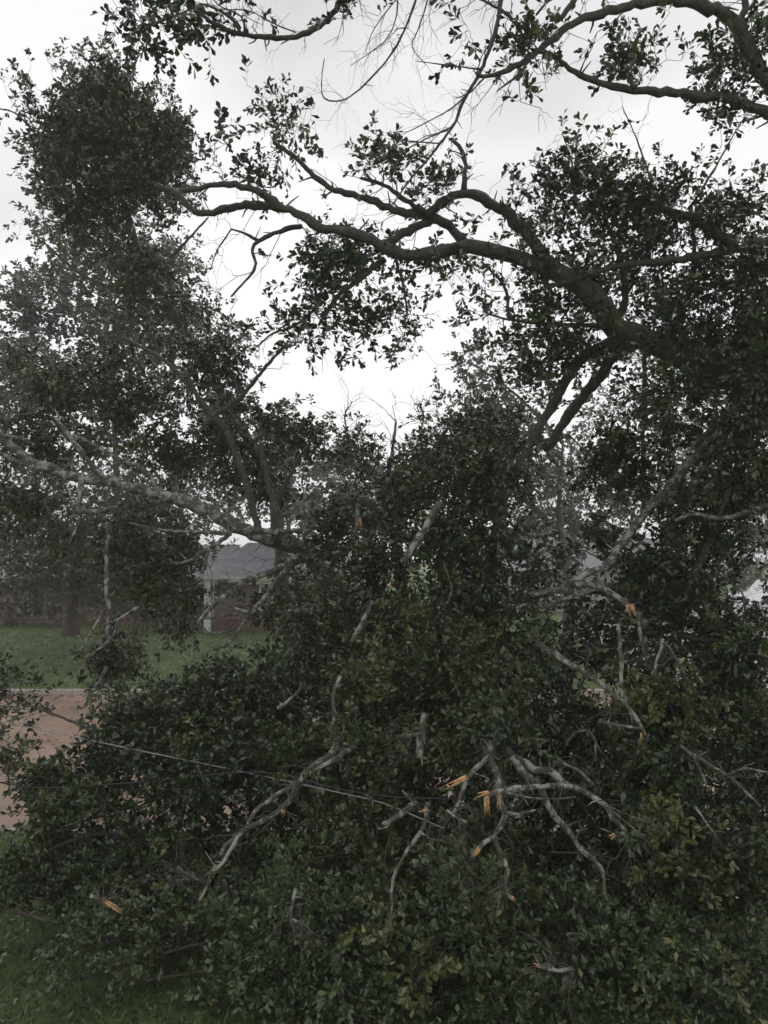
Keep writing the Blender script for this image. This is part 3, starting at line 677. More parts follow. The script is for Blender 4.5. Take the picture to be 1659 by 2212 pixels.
for b in [(335, 55, 60, 28, 6.6, .2, 44), (390, 20, 60, 22, 6.6, .2, 26), (740, 5, 40, 18, 6.6, .2, 30), (430, 85, 20, 15, 6.6, .1, 7), (1130, 90, 45, 40, 6.85, .2, 32), (1165, 70, 30, 35, 6.9, .2, 20),
          (1350, 110, 45, 35, 7.0, .2, 40), (1410, 130, 30, 15, 7.0, .2, 14), (1600, 130, 55, 70, 7.3, .25, 70), (1560, 200, 70, 40, 7.2, .25, 55), (1640, 60, 30, 40, 7.3, .2, 30), (1570, 260, 60, 20, 7.2, .15, 12),
          (990, 70, 20, 30, 6.8, .1, 6), (520, 20, 40, 30, 6.6, .15, 14), (1300, -60, 200, 20, 7.0, .4, 14)]:
    B.cloud(*b, spread=0.10)
B.bare_twigs(170, 0.12, 0.55)
B.finish(size=0.075, per=11, length=0.22, singles=250, sag=0.1, minz=5)

# ---- 3. tall oak standing left
Cc = Plant("tall_oak", "tall dark oak standing at the left with the highest crown", "tree", at(655, 1640, 15.4), seed=23)
Cc.line3(np.array([at(655, 1660, 15.4), at(605, 1190, 15.4), at(582, 1040, 15.5), at(500, 890, 15.5), at(400, 720, 15.4), at(300, 540, 15.2), at(225, 280, 15)]), np.array([0.15, 0.13, 0.115, 0.10, 0.09, 0.075, 0.04]), "trunk")
Cc.line([(255, 480), (330, 420), (385, 400), (415, 380)], 15.2, 14.6, 5, 2)
Cc.line([(255, 500), (180, 420), (110, 330), (40, 250), (0, 235)], 15.2, 14.8, 5, 1.5)
Cc.line([(240, 380), (180, 280), (150, 180)], 15.1, 14.8, 4, 1.5)
Cc.line([(330, 600), (385, 540), (450, 470)], 15.4, 15, 5, 1.6)
Cc.line([(370, 670), (190, 600), (90, 520)], 15.4, 15.2, 6, 2)
for b in [(215, 205, 85, 50, 15, .9, 260), (160, 295, 75, 60, 15, 1, 300), (270, 310, 90, 70, 15, 1, 420), (335, 385, 60, 40, 14.9, .7, 190), (150, 385, 75, 40, 15, .8, 190), (245, 405, 100, 30, 15, .8, 190), (230, 260, 110, 60, 15, 1.2, 280), (355, 320, 45, 70, 14.9, .7, 200), (320, 440, 60, 25, 15, .6, 90), (330, 590, 60, 50, 15.1, .6, 120), (390, 700, 60, 60, 15.1, .6, 130), (300, 660, 70, 50, 15.1, .6, 110),
          (50, 235, 40, 14, 14.9, .3, 26), (345, 200, 30, 14, 15, .4, 18), (215, 130, 22, 18, 15, .4, 20), (150, 155, 25, 15, 15, .4, 20), (20, 160, 16, 12, 14.9, .2, 7), (70, 320, 22, 10, 15, .3, 10), (392, 335, 18, 35, 14.8, .4, 40),
          (200, 480, 100, 40, 15.2, .8, 110), (500, 880, 45, 55, 14.8, .4, 60), (570, 1020, 40, 50, 14.8, .4, 50), (250, 550, 100, 55, 15.4, .8, 130)]:
    Cc.cloud(*b, spread=0.17)
Cc.finish(size=0.105, per=13, length=0.30, singles=150, twig_scale=1.2, mid=True)

# ---- 4. paler trees further back on the left
def back_tree(name, label, cat, x, y, top, blobs, seed, size=0.2, leaf='leaf_far_hazed', per=12, length=0.55, group=None, r=0.2):
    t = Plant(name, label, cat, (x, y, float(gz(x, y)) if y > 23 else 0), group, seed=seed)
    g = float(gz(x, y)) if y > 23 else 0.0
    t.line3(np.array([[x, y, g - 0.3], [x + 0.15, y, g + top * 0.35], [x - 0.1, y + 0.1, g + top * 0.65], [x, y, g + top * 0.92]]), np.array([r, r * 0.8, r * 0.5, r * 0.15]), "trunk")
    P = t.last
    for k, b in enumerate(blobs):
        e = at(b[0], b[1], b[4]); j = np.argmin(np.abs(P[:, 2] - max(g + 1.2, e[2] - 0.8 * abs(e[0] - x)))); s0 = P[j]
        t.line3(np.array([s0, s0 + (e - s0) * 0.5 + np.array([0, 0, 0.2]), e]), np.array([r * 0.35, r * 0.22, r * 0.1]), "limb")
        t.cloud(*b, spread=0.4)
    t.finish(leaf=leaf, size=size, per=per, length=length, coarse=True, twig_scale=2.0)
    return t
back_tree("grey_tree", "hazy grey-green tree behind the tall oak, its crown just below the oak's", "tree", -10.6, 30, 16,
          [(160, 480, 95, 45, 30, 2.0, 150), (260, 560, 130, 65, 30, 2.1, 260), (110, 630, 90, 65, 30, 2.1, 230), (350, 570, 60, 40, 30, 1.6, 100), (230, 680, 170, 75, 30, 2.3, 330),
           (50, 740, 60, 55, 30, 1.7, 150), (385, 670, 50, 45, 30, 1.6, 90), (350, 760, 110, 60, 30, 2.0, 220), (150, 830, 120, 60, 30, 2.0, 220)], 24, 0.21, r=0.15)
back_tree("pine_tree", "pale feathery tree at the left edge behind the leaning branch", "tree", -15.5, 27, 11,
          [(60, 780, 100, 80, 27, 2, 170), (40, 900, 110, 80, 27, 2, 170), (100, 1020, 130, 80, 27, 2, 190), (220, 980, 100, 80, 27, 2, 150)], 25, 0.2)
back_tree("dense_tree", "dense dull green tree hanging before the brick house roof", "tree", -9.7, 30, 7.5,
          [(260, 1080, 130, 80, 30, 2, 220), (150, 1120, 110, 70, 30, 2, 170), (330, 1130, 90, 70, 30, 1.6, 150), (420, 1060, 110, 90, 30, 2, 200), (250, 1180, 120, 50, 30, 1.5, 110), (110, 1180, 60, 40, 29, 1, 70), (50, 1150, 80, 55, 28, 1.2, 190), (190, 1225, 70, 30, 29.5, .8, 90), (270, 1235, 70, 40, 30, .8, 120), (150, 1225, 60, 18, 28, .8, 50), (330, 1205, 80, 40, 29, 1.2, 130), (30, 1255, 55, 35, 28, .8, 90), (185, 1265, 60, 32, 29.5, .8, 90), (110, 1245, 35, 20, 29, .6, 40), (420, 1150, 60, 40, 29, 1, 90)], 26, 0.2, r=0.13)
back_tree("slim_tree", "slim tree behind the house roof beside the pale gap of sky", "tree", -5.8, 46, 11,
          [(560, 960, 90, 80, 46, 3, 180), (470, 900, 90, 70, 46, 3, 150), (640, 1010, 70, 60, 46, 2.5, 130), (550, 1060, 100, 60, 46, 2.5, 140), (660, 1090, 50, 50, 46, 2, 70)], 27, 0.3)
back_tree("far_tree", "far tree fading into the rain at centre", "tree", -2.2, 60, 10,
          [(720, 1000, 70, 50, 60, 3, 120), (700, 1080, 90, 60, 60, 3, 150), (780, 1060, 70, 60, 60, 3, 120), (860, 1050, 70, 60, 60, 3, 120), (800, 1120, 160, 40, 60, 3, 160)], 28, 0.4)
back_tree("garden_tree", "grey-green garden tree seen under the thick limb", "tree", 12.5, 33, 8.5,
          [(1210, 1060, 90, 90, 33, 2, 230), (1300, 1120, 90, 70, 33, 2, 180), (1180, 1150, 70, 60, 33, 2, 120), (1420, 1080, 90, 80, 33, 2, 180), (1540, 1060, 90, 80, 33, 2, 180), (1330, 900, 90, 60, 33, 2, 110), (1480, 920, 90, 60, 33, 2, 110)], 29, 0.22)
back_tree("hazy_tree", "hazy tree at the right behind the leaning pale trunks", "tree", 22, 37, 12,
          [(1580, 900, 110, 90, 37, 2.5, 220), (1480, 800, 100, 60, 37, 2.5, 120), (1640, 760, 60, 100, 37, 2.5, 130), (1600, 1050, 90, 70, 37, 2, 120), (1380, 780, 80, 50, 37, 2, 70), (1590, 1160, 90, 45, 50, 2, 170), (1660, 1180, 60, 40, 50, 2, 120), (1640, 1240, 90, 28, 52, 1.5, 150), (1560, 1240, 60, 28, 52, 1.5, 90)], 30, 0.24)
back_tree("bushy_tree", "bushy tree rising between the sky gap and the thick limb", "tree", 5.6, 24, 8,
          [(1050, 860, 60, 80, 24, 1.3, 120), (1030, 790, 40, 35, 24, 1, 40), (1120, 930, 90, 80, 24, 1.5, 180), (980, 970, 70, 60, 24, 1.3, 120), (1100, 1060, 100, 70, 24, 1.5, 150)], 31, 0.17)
# thin brown trunk standing on the far lawn
tr = Plant("street_tree", "thick brown trunk on the far lawn before the brick house", "tree", (-10.6, 32.5, 0.3), seed=40)
tr.line3(np.array([[-13.15, 32.5, 0.1], [-13.15, 32.5, 1.2], [-13.0, 32.5, 3.0], [-12.8, 32.4, 5.2]]), np.array([0.42, 0.32, 0.27, 0.16]), "trunk", bark='bark_brown')
tr.root.location = (-13.15, 32.5, 0.3)
for ch in tr.root.children: ch.matrix_parent_inverse = Matrix.Translation(tr.root.location).inverted()
tr.cloud(190, 1150, 110, 50, 32.3, 1.6, 140, spread=0.4); tr.finish(leaf='leaf_far_hazed', size=0.2, coarse=True, twig_scale=2, length=0.5)

for k, (lab, bx, by, bb) in enumerate([
        ("dark low shrub against the brick wall at the left edge", -17.9, 35.6, [(15, 1320, 45, 22, 35.6, .5, 70)]),
        ("dark shrub below and right of the dark window", -14.9, 35.6, [(125, 1315, 38, 24, 35.6, .5, 70)]),
        ("wide dark shrub in the shade between the thick trunk and white post", -10.5, 33.8, [(310, 1325, 90, 26, 33.8, .6, 130), (400, 1330, 40, 20, 34, .4, 40)])]):
    sh_ = Plant("shrub", lab, "shrub", (bx, by, float(gz(bx, by))), "shrubs along the house front", seed=60 + k)
    g_ = float(gz(bx, by))
    for dx in (-0.35, 0, 0.4): sh_.line3(np.array([[bx, by, g_ - .05], [bx + dx * .5, by, g_ + .3], [bx + dx, by, g_ + .6]]), np.array([.03, .02, .01]), "stem")
    for b in bb: sh_.cloud(*b, spread=0.2)
    sh_.finish(leaf='leaf', size=0.13, coarse=True, length=0.3, crown_name='foliage')

# ---- 5. uprooted oak: curved trunk in the middle, long limb lying out to the left
D = Plant("uprooted_oak", "fallen oak with curved trunk and long pale limb lying out to the left edge", "tree", at(760, 1640, 13.0) * np.array([1, 1, 0]), seed=31, bark='bark_pale')
D.line([(770, 1560), (748, 1420), (735, 1320), (715, 1270), (690, 1222), (650, 1185), (590, 1165)], 12.8, 12.2, 30, 17, 'trunk', bark='bark', stubs=3)
D.line([(590, 1165), (520, 1142), (450, 1103), (380, 1078), (300, 1058), (230, 1038), (170, 1033), (110, 1013), (60, 993), (0, 943), (-70, 900)], 11.90, 11.05, 16, 8, stubs=14)
D.line([(222, 1033), (190, 993), (150, 943), (120, 905)], 11.40, 11.25, 7, 4, stubs=4)
D.line([(350, 1068), (310, 1015), (250, 988), (200, 960), (160, 940)], 11.60, 11.45, 6, 3, stubs=5)
D.line([(110, 1013), (50, 1003), (0, 978), (-50, 960)], 11.20, 10.95, 6, 4, stubs=3)
D.line([(60, 950), (20, 942), (-40, 938)], 11.20, 11.05, 4, 3)
D.line([(176, 1035), (174, 1070), (168, 1095), (175, 1110)], 11.30, 11.05, 6, 5, stubs=3)
D.line([(168, 1100), (200, 1105), (250, 1095)], 11.20, 10.95, 6, 4)
D.line([(175, 1106), (168, 1135), (150, 1175)], 11.10, 10.85, 5, 2, stubs=2)
D.line([(655, 1147), (590, 1148), (520, 1143)], 11.80, 11.75, 6, 6, stubs=3)
D.line([(500, 1153), (440, 1150), (380, 1148), (330, 1142), (280, 1130)], 11.60, 11.35, 5, 2.5, stubs=5)
D.line([(697, 1194), (629, 1216), (597, 1230), (560, 1244), (524, 1255), (474, 1257)], 11.50, 10.85, 9, 6, stubs=5)
D.line([(524, 1255), (496, 1280), (462, 1307), (428, 1344)], 11.00, 10.65, 7, 4, stubs=3)
D.line([(651, 1194), (633, 1216), (606, 1244), (583, 1276), (565, 1298), (542, 1326), (524, 1348), (506, 1376), (485, 1399)], 11.30, 10.45, 7, 3.5, stubs=7)
D.line([(440, 1336), (490, 1330), (530, 1320)], 10.70, 10.55, 2.5, 2)
D.line([(462, 1290), (500, 1310), (540, 1325)], 10.60, 10.55, 3, 3)
D.line([(430, 1346), (455, 1368), (500, 1360), (520, 1352)], 10.60, 10.45, 2.5, 2)
D.line([(510, 1139), (474, 1171), (446, 1187), (401, 1214), (370, 1217)], 11.70, 11.25, 5, 3, stubs=4)
D.line([(451, 1187), (440, 1225), (435, 1253)], 11.40, 11.15, 3.5, 2)
D.line([(232, 1130), (230, 1200), (230, 1280), (235, 1310), (232, 1390)], 11.10, 10.85, 5, 4, stubs=3)
D.line([(225, 1317), (200, 1362), (172, 1407)], 10.90, 10.65, 3.5, 2, stubs=2)
D.line([(300, 1312), (285, 1320), (255, 1337), (225, 1350)], 10.80, 10.65, 4, 2.5)
D.line([(255, 1340), (250, 1365), (230, 1390), (195, 1415)], 10.70, 10.55, 4, 2.5)
D.line([(230, 1440), (220, 1462), (200, 1495), (183, 1525)], 10.60, 10.45, 4, 2.5)
D.line([(235, 1470), (235, 1520), (228, 1560)], 10.60, 10.45, 2.5, 2)
D.line([(490, 930), (455, 890), (425, 853), (400, 800)], 12.00, 11.95, 9, 4, stubs=4, bark='bark')
D.line([(560, 1150), (530, 1040), (490, 930)], 11.90, 11.95, 8, 7, stubs=3, bark='bark')
D.line([(460, 900), (520, 858), (565, 803), (615, 748)], 12.00, 11.55, 6, 3, stubs=4, bark='bark')
D.line([(440, 870), (360, 783), (265, 728)], 12.00, 12.05, 6, 3, stubs=4, bark='bark')
D.line([(600, 1150), (595, 1100), (580, 1043), (560, 960)], 12.10, 12.25, 10, 6, bark='bark')
D.line([(600, 1080), (640, 1000), (680, 940)], 12.10, 11.85, 5, 2, bark='bark')
D.splinter(205, 1027, 11.6, 178, 1034, 7)
for b in [(140, 850, 130, 65, 12.6, .8, 230), (310, 870, 120, 75, 12.8, .8, 270), (430, 800, 85, 75, 12.6, .7, 230), (510, 740, 35, 35, 12.4, .5, 40), (60, 930, 90, 50, 12.2, .6, 110), (50, 1085, 85, 40, 11.7, .5, 120),
          (460, 960, 85, 65, 12.8, .7, 200), (550, 1015, 60, 75, 12.9, .6, 170), (655, 935, 60, 45, 12.5, .5, 140), (350, 985, 95, 45, 12.8, .6, 160), (150, 960, 70, 30, 12.5, .5, 60), (580, 900, 30, 40, 12.6, .4, 40), (270, 1180, 60, 30, 12, .4, 70), 
          (330, 1245, 95, 60, 11.8, .5, 230), (280, 1130, 65, 32, 12, .4, 70), (385, 1300, 60, 40, 11.5, .45, 110), (400, 1190, 45, 30, 11.9, .4, 45), (225, 1440, 50, 38, 11.1, .4, 110), (600, 1330, 50, 50, 11.3, .4, 70),
          (130, 1150, 50, 18, 11.5, .3, 30), (40, 790, 30, 30, 12.7, .4, 26), (250, 770, 80, 40, 12.8, .6, 90), (110, 1090, 60, 30, 12, .4, 60)]:
    D.cloud(*b, spread=0.13)
D.bare_twigs(160, 0.15, 0.6)
D.finish(size=0.095, per=13, length=0.26, singles=300, sag=0.25, mid=True)

# ---- 6. broken crown in the centre
E = Plant("broken_oak_crown", "torn-off oak crown piled upright in the centre below the gap of sky", "fallen tree", at(900, 1750, 10.5) * np.array([1, 1, 0]), seed=32, bark='bark_pale')
E.line([(905, 1720), (880, 1500), (870, 1300), (850, 1150), (800, 1090), (720, 1080)], 10.6, 11.3, 20, 9, bark='bark', stubs=8)
E.line([(1000, 1700), (1040, 1450), (1060, 1250), (1080, 1080), (1110, 960)], 10.0, 9.8, 18, 7, bark='bark', stubs=6)
E.line([(951, 1083), (925, 1130), (900, 1171), (871, 1213)], 9.3, 9.2, 8, 8, stubs=3)
E.line([(773, 1090), (770, 1130), (768, 1165)], 10.6, 10.5, 6, 6)
E.line([(840, 1015), (848, 975), (855, 910)], 12.2, 12.2, 5, 2.5, stubs=3)
E.line([(838, 1090), (840, 1015)], 12.2, 12.2, 6, 5)
E.line([(870, 1000), (900, 960), (915, 900), (905, 875)], 11.8, 11.6, 3, 1.5, stubs=4)
E.line([(800, 1040), (760, 960), (745, 900), (760, 870)], 12, 12, 3, 1.2, stubs=4)
E.line([(880, 1120), (920, 1000), (960, 930)], 11, 10.6, 6, 2.5, stubs=4)
E.line([(960, 1220), (975, 1280), (940, 1340)], 9.3, 9.1, 3, 2)
E.line([(900, 1300), (925, 1350), (915, 1400)], 9.2, 9.1, 3, 2)
E.splinter(775, 1120, 10.55, 776, 1142, 6)
E.splinter(855, 1460, 9.0, 850, 1505, 5, 4, 0.6); E.splinter(842, 1495, 9.0, 846, 1520, 4, 4, 0.9); E.splinter(838, 1262, 9.2, 848, 1272, 3)
for b in [(800, 1010, 90, 60, 12, .7, 90), (740, 980, 60, 60, 12, .6, 50), (900, 990, 60, 60, 11.4, .6, 80), (960, 960, 60, 50, 10.8, .5, 80), (1060, 960, 90, 80, 10, .7, 200), (1060, 1030, 65, 80, 9.8, .5, 150), (1000, 1060, 90, 80, 10.2, .6, 180),
          (880, 1080, 100, 80, 11, .7, 180), (780, 1090, 100, 60, 11.3, .6, 120), (720, 1150, 70, 90, 11, .5, 130), (800, 1220, 110, 90, 10.4, .6, 230), (920, 1200, 90, 100, 10, .6, 200), (1040, 1180, 100, 110, 9.8, .6, 240), (700, 1330, 90, 90, 10.2, .6, 180), (820, 1370, 110, 90, 9.8, .6, 230),
          (960, 1350, 110, 100, 9.6, .6, 250), (1080, 1330, 90, 100, 9.4, .6, 200), (1140, 1240, 60, 50, 9.9, .5, 70), (1130, 1430, 70, 80, 9.3, .5, 120), (650, 1430, 100, 70, 9.8, .5, 150), (600, 1510, 90, 60, 9.8, .5, 160), (720, 1530, 100, 70, 9.8, .6, 190), (860, 1560, 110, 90, 9.8, .6, 210), (1010, 1560, 110, 90, 9.7, .6, 200), (520, 1580, 90, 60, 9.6, .5, 150), (640, 1640, 140, 60, 9.5, .5, 180), (900, 1680, 170, 60, 9.3, .5, 200)]:
    E.cloud(*b, spread=0.15)
E.bare_twigs(130, 0.15, 0.6)
E.finish(size=0.085, per=14, length=0.26, singles=250, sag=0.3, mid=True)

# ---- 7. right-hand wreck of branches
R_ = Plant("smashed_branches", "smashed leafy limbs with pale trunks heaped at the right below the thick limb", "fallen tree", at(1500, 1700, 9.8) * np.array([1, 1, 0]), seed=33, bark='bark_pale')
R_.line([(1560, 930), (1495, 993), (1430, 1068), (1395, 1106), (1360, 1150), (1310, 1222)], 9.90, 9.20, 9, 8, stubs=4)
R_.line([(1560, 950), (1530, 988), (1495, 1053), (1465, 1106), (1440, 1150)], 9.80, 9.60, 7, 6, stubs=3)
R_.line([(1650, 820), (1600, 863), (1545, 923), (1500, 965)], 10.10, 10.00, 9, 8, stubs=2)
R_.line([(1600, 980), (1560, 1010), (1520, 1060)], 9.70, 9.60, 6, 4)
R_.line([(1310, 1222), (1260, 1245), (1215, 1268)], 9.10, 9.00, 8, 7)
R_.line([(1270, 1280), (1210, 1275), (1145, 1285)], 8.90, 8.80, 6, 6)
R_.line([(1300, 1265), (1230, 1290), (1180, 1312)], 8.80, 8.80, 6, 5)
R_.line([(1240, 1262), (1290, 1268), (1320, 1280), (1345, 1297), (1362, 1312)], 8.70, 8.40, 6, 7)
R_.splinter(1361, 1306, 8.38, 1368, 1334, 9, 7, 0.1)
R_.line([(1368, 1322), (1384, 1340), (1397, 1352)], 8.4, 8.35, 3, 3)
R_.line([(1390, 690), (1392, 800), (1390, 960), (1392, 1100)], 10.6, 10.4, 5, 5)
R_.line([(1385, 895), (1405, 882), (1425, 875)], 9.9, 9.8, 4, 3)
R_.line([(1230, 940), (1180, 950), (1120, 955)], 10.2, 10, 6, 3, stubs=3)
R_.line([(1280, 1340), (1400, 1350), (1500, 1380), (1600, 1380)], 9.4, 9.0, 6, 4, bark='bark')
R_.line([(1420, 1700), (1440, 1500), (1480, 1300), (1540, 1150), (1580, 1050)], 9.6, 9.3, 16, 6, bark='bark', stubs=5)
R_.line([(1659, 1090), (1560, 1120), (1500, 1110), (1460, 1125)], 9.2, 9.1, 6, 4, stubs=2)
for b in [(1330, 1010, 100, 60, 10, .5, 190), (1390, 950, 90, 50, 10.2, .5, 100), (1450, 1190, 170, 80, 9.5, .6, 260), (1590, 1090, 80, 110, 9.2, .6, 220), (1630, 950, 40, 100, 9.3, .5, 110), (1440, 1330, 70, 60, 9.2, .4, 150), (1560, 1400, 90, 30, 9.1, .4, 110), (1300, 1330, 120, 60, 9.4, .5, 120),
          (1270, 1190, 50, 30, 10, .5, 24), (1420, 1420, 110, 40, 9, .5, 80), (1610, 1420, 60, 40, 8.9, .4, 120), (1560, 1165, 80, 25, 9.2, .4, 70), (1560, 960, 60, 40, 10, .5, 50), (1460, 1050, 90, 50, 10.2, .6, 60), (1180, 1570, 90, 40, 9.6, .5, 130), (1300, 1600, 110, 40, 9.6, .4, 170), (1490, 1540, 60, 40, 9.5, .4, 100), (1120, 1690, 90, 70, 9.0, .4, 200), (1570, 1500, 100, 70, 9.4, .5, 210), (1480, 1620, 150, 60, 9.2, .5, 210), (1230, 1660, 140, 50, 9.3, .5, 170), (1230, 1420, 50, 30, 9.6, .4, 50), (1400, 1260, 80, 40, 9.6, .4, 110), (1740, 1180, 70, 230, 9.2, .5, 170)]:
    R_.cloud(*(b[:4] + (b[4] + (0.35 if b[1] < 1250 else 0),) + b[5:]), spread=0.12)
R_.bare_twigs(100, 0.15, 0.6)
R_.finish(size=0.09, per=14, length=0.28, singles=250, sag=0.3, mid=True)

# ---- 8. leafy branches heaped on the near lawn
def heap(name, label, seed, base, blobs, limbs=(), leaf='leaf', singles=200, size=0.078, group=None):
    h = Plant(name, label, "fallen branch", base, group, bark='bark', seed=seed)
    for (pts, d0, d1, r0, r1) in limbs: h.line(pts, d0, d1, r0, r1, stubs=3)
    for (px, py, rx, ry, d, dr, n) in blobs: h.cloud(px, py, rx * 0.92, ry * 0.92, d + 0.15, dr * 1.3, int(n * 1.35), spread=0.12)
    h.finish(leaf=leaf, size=size, per=14, length=0.24, sag=0.3, singles=singles, up=0.35, mid=True)
    return h
heap("fallen_branch", "leafy branch heap at the left beside the open patch of street", 41, at(300, 2000, 8.2) * np.array([1, 1, 0]),
     [(230, 1640, 120, 90, 8.8, .5, 210), (200, 1780, 130, 90, 8.1, .5, 210), (380, 1560, 130, 90, 9.0, .5, 260), (520, 1500, 110, 80, 9.2, .5, 200), (420, 1720, 140, 100, 8.3, .5, 260), (560, 1640, 120, 100, 8.5, .5, 220), (590, 1745, 100, 55, 8.9, .4, 170), (300, 1880, 170, 80, 7.7, .4, 200), (40, 1510, 80, 40, 9.2, .4, 60), (25, 1660, 40, 50, 8.2, .25, 40), (70, 1900, 100, 60, 7.8, .4, 130), (130, 1700, 60, 60, 8.6, .3, 80), (300, 1560, 70, 40, 9.2, .4, 80), (470, 1860, 90, 60, 8.2, .3, 110)],
     [([(420, 2050), (380, 1850), (330, 1700), (280, 1600)], 8.3, 9.0, 10, 4), ([(420, 1950), (470, 1750), (520, 1560), (540, 1460)], 8.4, 9.3, 9, 4), ([(380, 1850), (230, 1800), (80, 1850), (20, 1900)], 8.2, 7.9, 6, 3), ([(280, 1620), (160, 1560), (20, 1510)], 8.9, 9.2, 4, 2), ([(90, 1850), (60, 1740), (25, 1660)], 8.0, 8.2, 2.5, 1.5), ([(0, 1965), (60, 1975), (100, 1990)], 7.6, 7.4, 5, 4)])
heap("fallen_branch", "tall leafy fallen branch in the middle behind the bare forked branches", 42, at(850, 2000, 8.2) * np.array([1, 1, 0]),
     [(760, 1530, 110, 90, 8.9, .5, 230), (900, 1490, 100, 100, 8.7, .5, 230), (1010, 1450, 90, 110, 8.5, .45, 250), (1080, 1540, 80, 90, 8.4, .45, 180), (700, 1680, 110, 80, 8.4, .45, 190), (850, 1650, 110, 90, 8.3, .45, 230), (1000, 1620, 100, 80, 8.2, .45, 200), (780, 1790, 120, 70, 7.9, .4, 180), (930, 1800, 100, 80, 7.8, .4, 180), (1050, 1800, 90, 90, 7.9, .4, 150), (680, 1880, 80, 40, 8.2, .3, 70), (930, 1930, 120, 60, 7.5, .35, 150)],
     [([(860, 2060), (870, 1850), (900, 1650), (930, 1480)], 8.2, 8.9, 11, 5), ([(870, 1850), (780, 1700), (740, 1540)], 8.2, 9.0, 8, 3), ([(900, 1700), (1000, 1600), (1040, 1430)], 8.4, 8.7, 7, 3), ([(872, 1810), (960, 1850), (1060, 1800)], 8.1, 7.9, 5, 2), ([(860, 1900), (740, 1850), (660, 1860)], 8.1, 7.8, 5, 2)], leaf='leaf_mid')
heap("fallen_branch", "dark leafy heap at the right edge below the white cars", 43, at(1450, 2000, 8.2) * np.array([1, 1, 0]),
     [(1250, 1560, 110, 60, 8.8, .5, 130), (1400, 1640, 130, 70, 8.4, .5, 200), (1550, 1560, 110, 90, 8.4, .5, 230), (1620, 1700, 60, 110, 8.0, .45, 150), (1300, 1740, 120, 80, 8.8, .4, 190), (1480, 1780, 130, 90, 7.9, .45, 240), (1180, 1860, 100, 70, 8.4, .3, 160), (1420, 1930, 120, 60, 7.6, .4, 170), (1340, 1850, 90, 60, 8.5, .3, 120), (1570, 1900, 100, 90, 7.5, .4, 190), (1440, 1510, 90, 30, 8.7, .4, 70), (1610, 1300, 45, 22, 8.9, .2, 26), (1570, 1250, 40, 18, 9.0, .2, 16), (1750, 1680, 80, 190, 7.9, .5, 170), (1220, 1690, 80, 60, 8.4, .4, 110)],
     [([(1440, 2060), (1450, 1850), (1500, 1650), (1560, 1520)], 8.2, 8.6, 11, 4), ([(1450, 1850), (1350, 1720), (1260, 1570)], 8.2, 8.9, 8, 3), ([(1450, 1900), (1300, 1850), (1190, 1840)], 8.1, 7.9, 6, 2), ([(1470, 1800), (1580, 1780), (1630, 1700)], 8.1, 8.0, 5, 2), ([(1560, 1520), (1590, 1400), (1610, 1300), (1570, 1245)], 8.6, 9.0, 3, 1.2)])
heap("fallen_branch", "paler leaf litter of broken sprays lying on the grass along the bottom edge", 44, at(900, 2250, 7.0) * np.array([1, 1, 0]),
     [(370, 2010, 140, 60, 7.2, .3, 160), (600, 2020, 170, 80, 7.1, .35, 250), (830, 2060, 160, 90, 7.0, .35, 250), (1060, 2040, 150, 90, 7.0, .35, 240), (1300, 2060, 160, 90, 6.95, .35, 240), (1530, 2060, 140, 100, 6.9, .35, 240), (590, 2140, 150, 50, 6.7, .2, 110), (800, 2170, 200, 50, 6.6, .25, 150), (1150, 2170, 220, 50, 6.6, .25, 160), (1500, 2170, 170, 50, 6.6, .25, 150), (200, 2050, 120, 50, 7.0, .2, 30), (270, 1950, 100, 40, 7.4, .3, 60), (760, 1960, 150, 40, 7.3, .3, 120), (1150, 1960, 170, 40, 7.3, .3, 120)],
     [([(300, 2120), (600, 2080), (900, 2110), (1250, 2090), (1600, 2120)], 7.2, 6.9, 4, 3), ([(350, 2060), (600, 2000), (850, 1990)], 7.2, 7.3, 3, 2), ([(1000, 2150), (1200, 2080), (1500, 2050)], 6.9, 7.1, 3, 2)], leaf='leaf_fresh', singles=300, size=0.07)

GS = "bright leaf sprays caught in the dark heap"
heap("leafy_spray", "yellow-green leaf spray in the dark heap beside the right-forking bare branch", 45, at(1450, 1870, 7.4), [(1450, 1790, 50, 40, 7.1, .12, 24), (1490, 1850, 35, 25, 7.0, .1, 10)],
     [([(1480, 1900), (1460, 1830), (1440, 1760)], 7.3, 7.0, 2.5, 1.2)], 'leaf_yellow', 60, 0.08, GS)
heap("leafy_spray", "broad yellow-green leaf clump under the two short crossed twigs", 46, at(1430, 1580, 8.6), [(1420, 1490, 55, 40, 8.2, .15, 34), (1480, 1510, 50, 35, 8.2, .15, 24)],
     [([(1470, 1590), (1450, 1530), (1420, 1460)], 8.4, 8.2, 2.5, 1.2)], 'leaf_yellow', 60, 0.085, GS)
heap("leafy_spray", "pale fresh leaf rosette low on the litter at the bottom edge", 47, at(890, 2140, 6.6), [(885, 2085, 32, 22, 6.35, .08, 13)],
     [([(895, 2150), (890, 2110), (885, 2070)], 6.5, 6.35, 2, 1)], 'leaf_yellow', 40, 0.085, GS)
heap("leafy_spray", "drooping light green spray below the crooked bare branch", 48, at(1010, 1960, 7.0), [(1010, 1900, 40, 45, 6.9, .12, 22), (1045, 1985, 20, 30, 6.7, .08, 8)],
     [([(1000, 1850), (1012, 1900), (1030, 1970)], 7.0, 6.8, 2.2, 1)], 'leaf_fresh', 60, 0.08, GS)

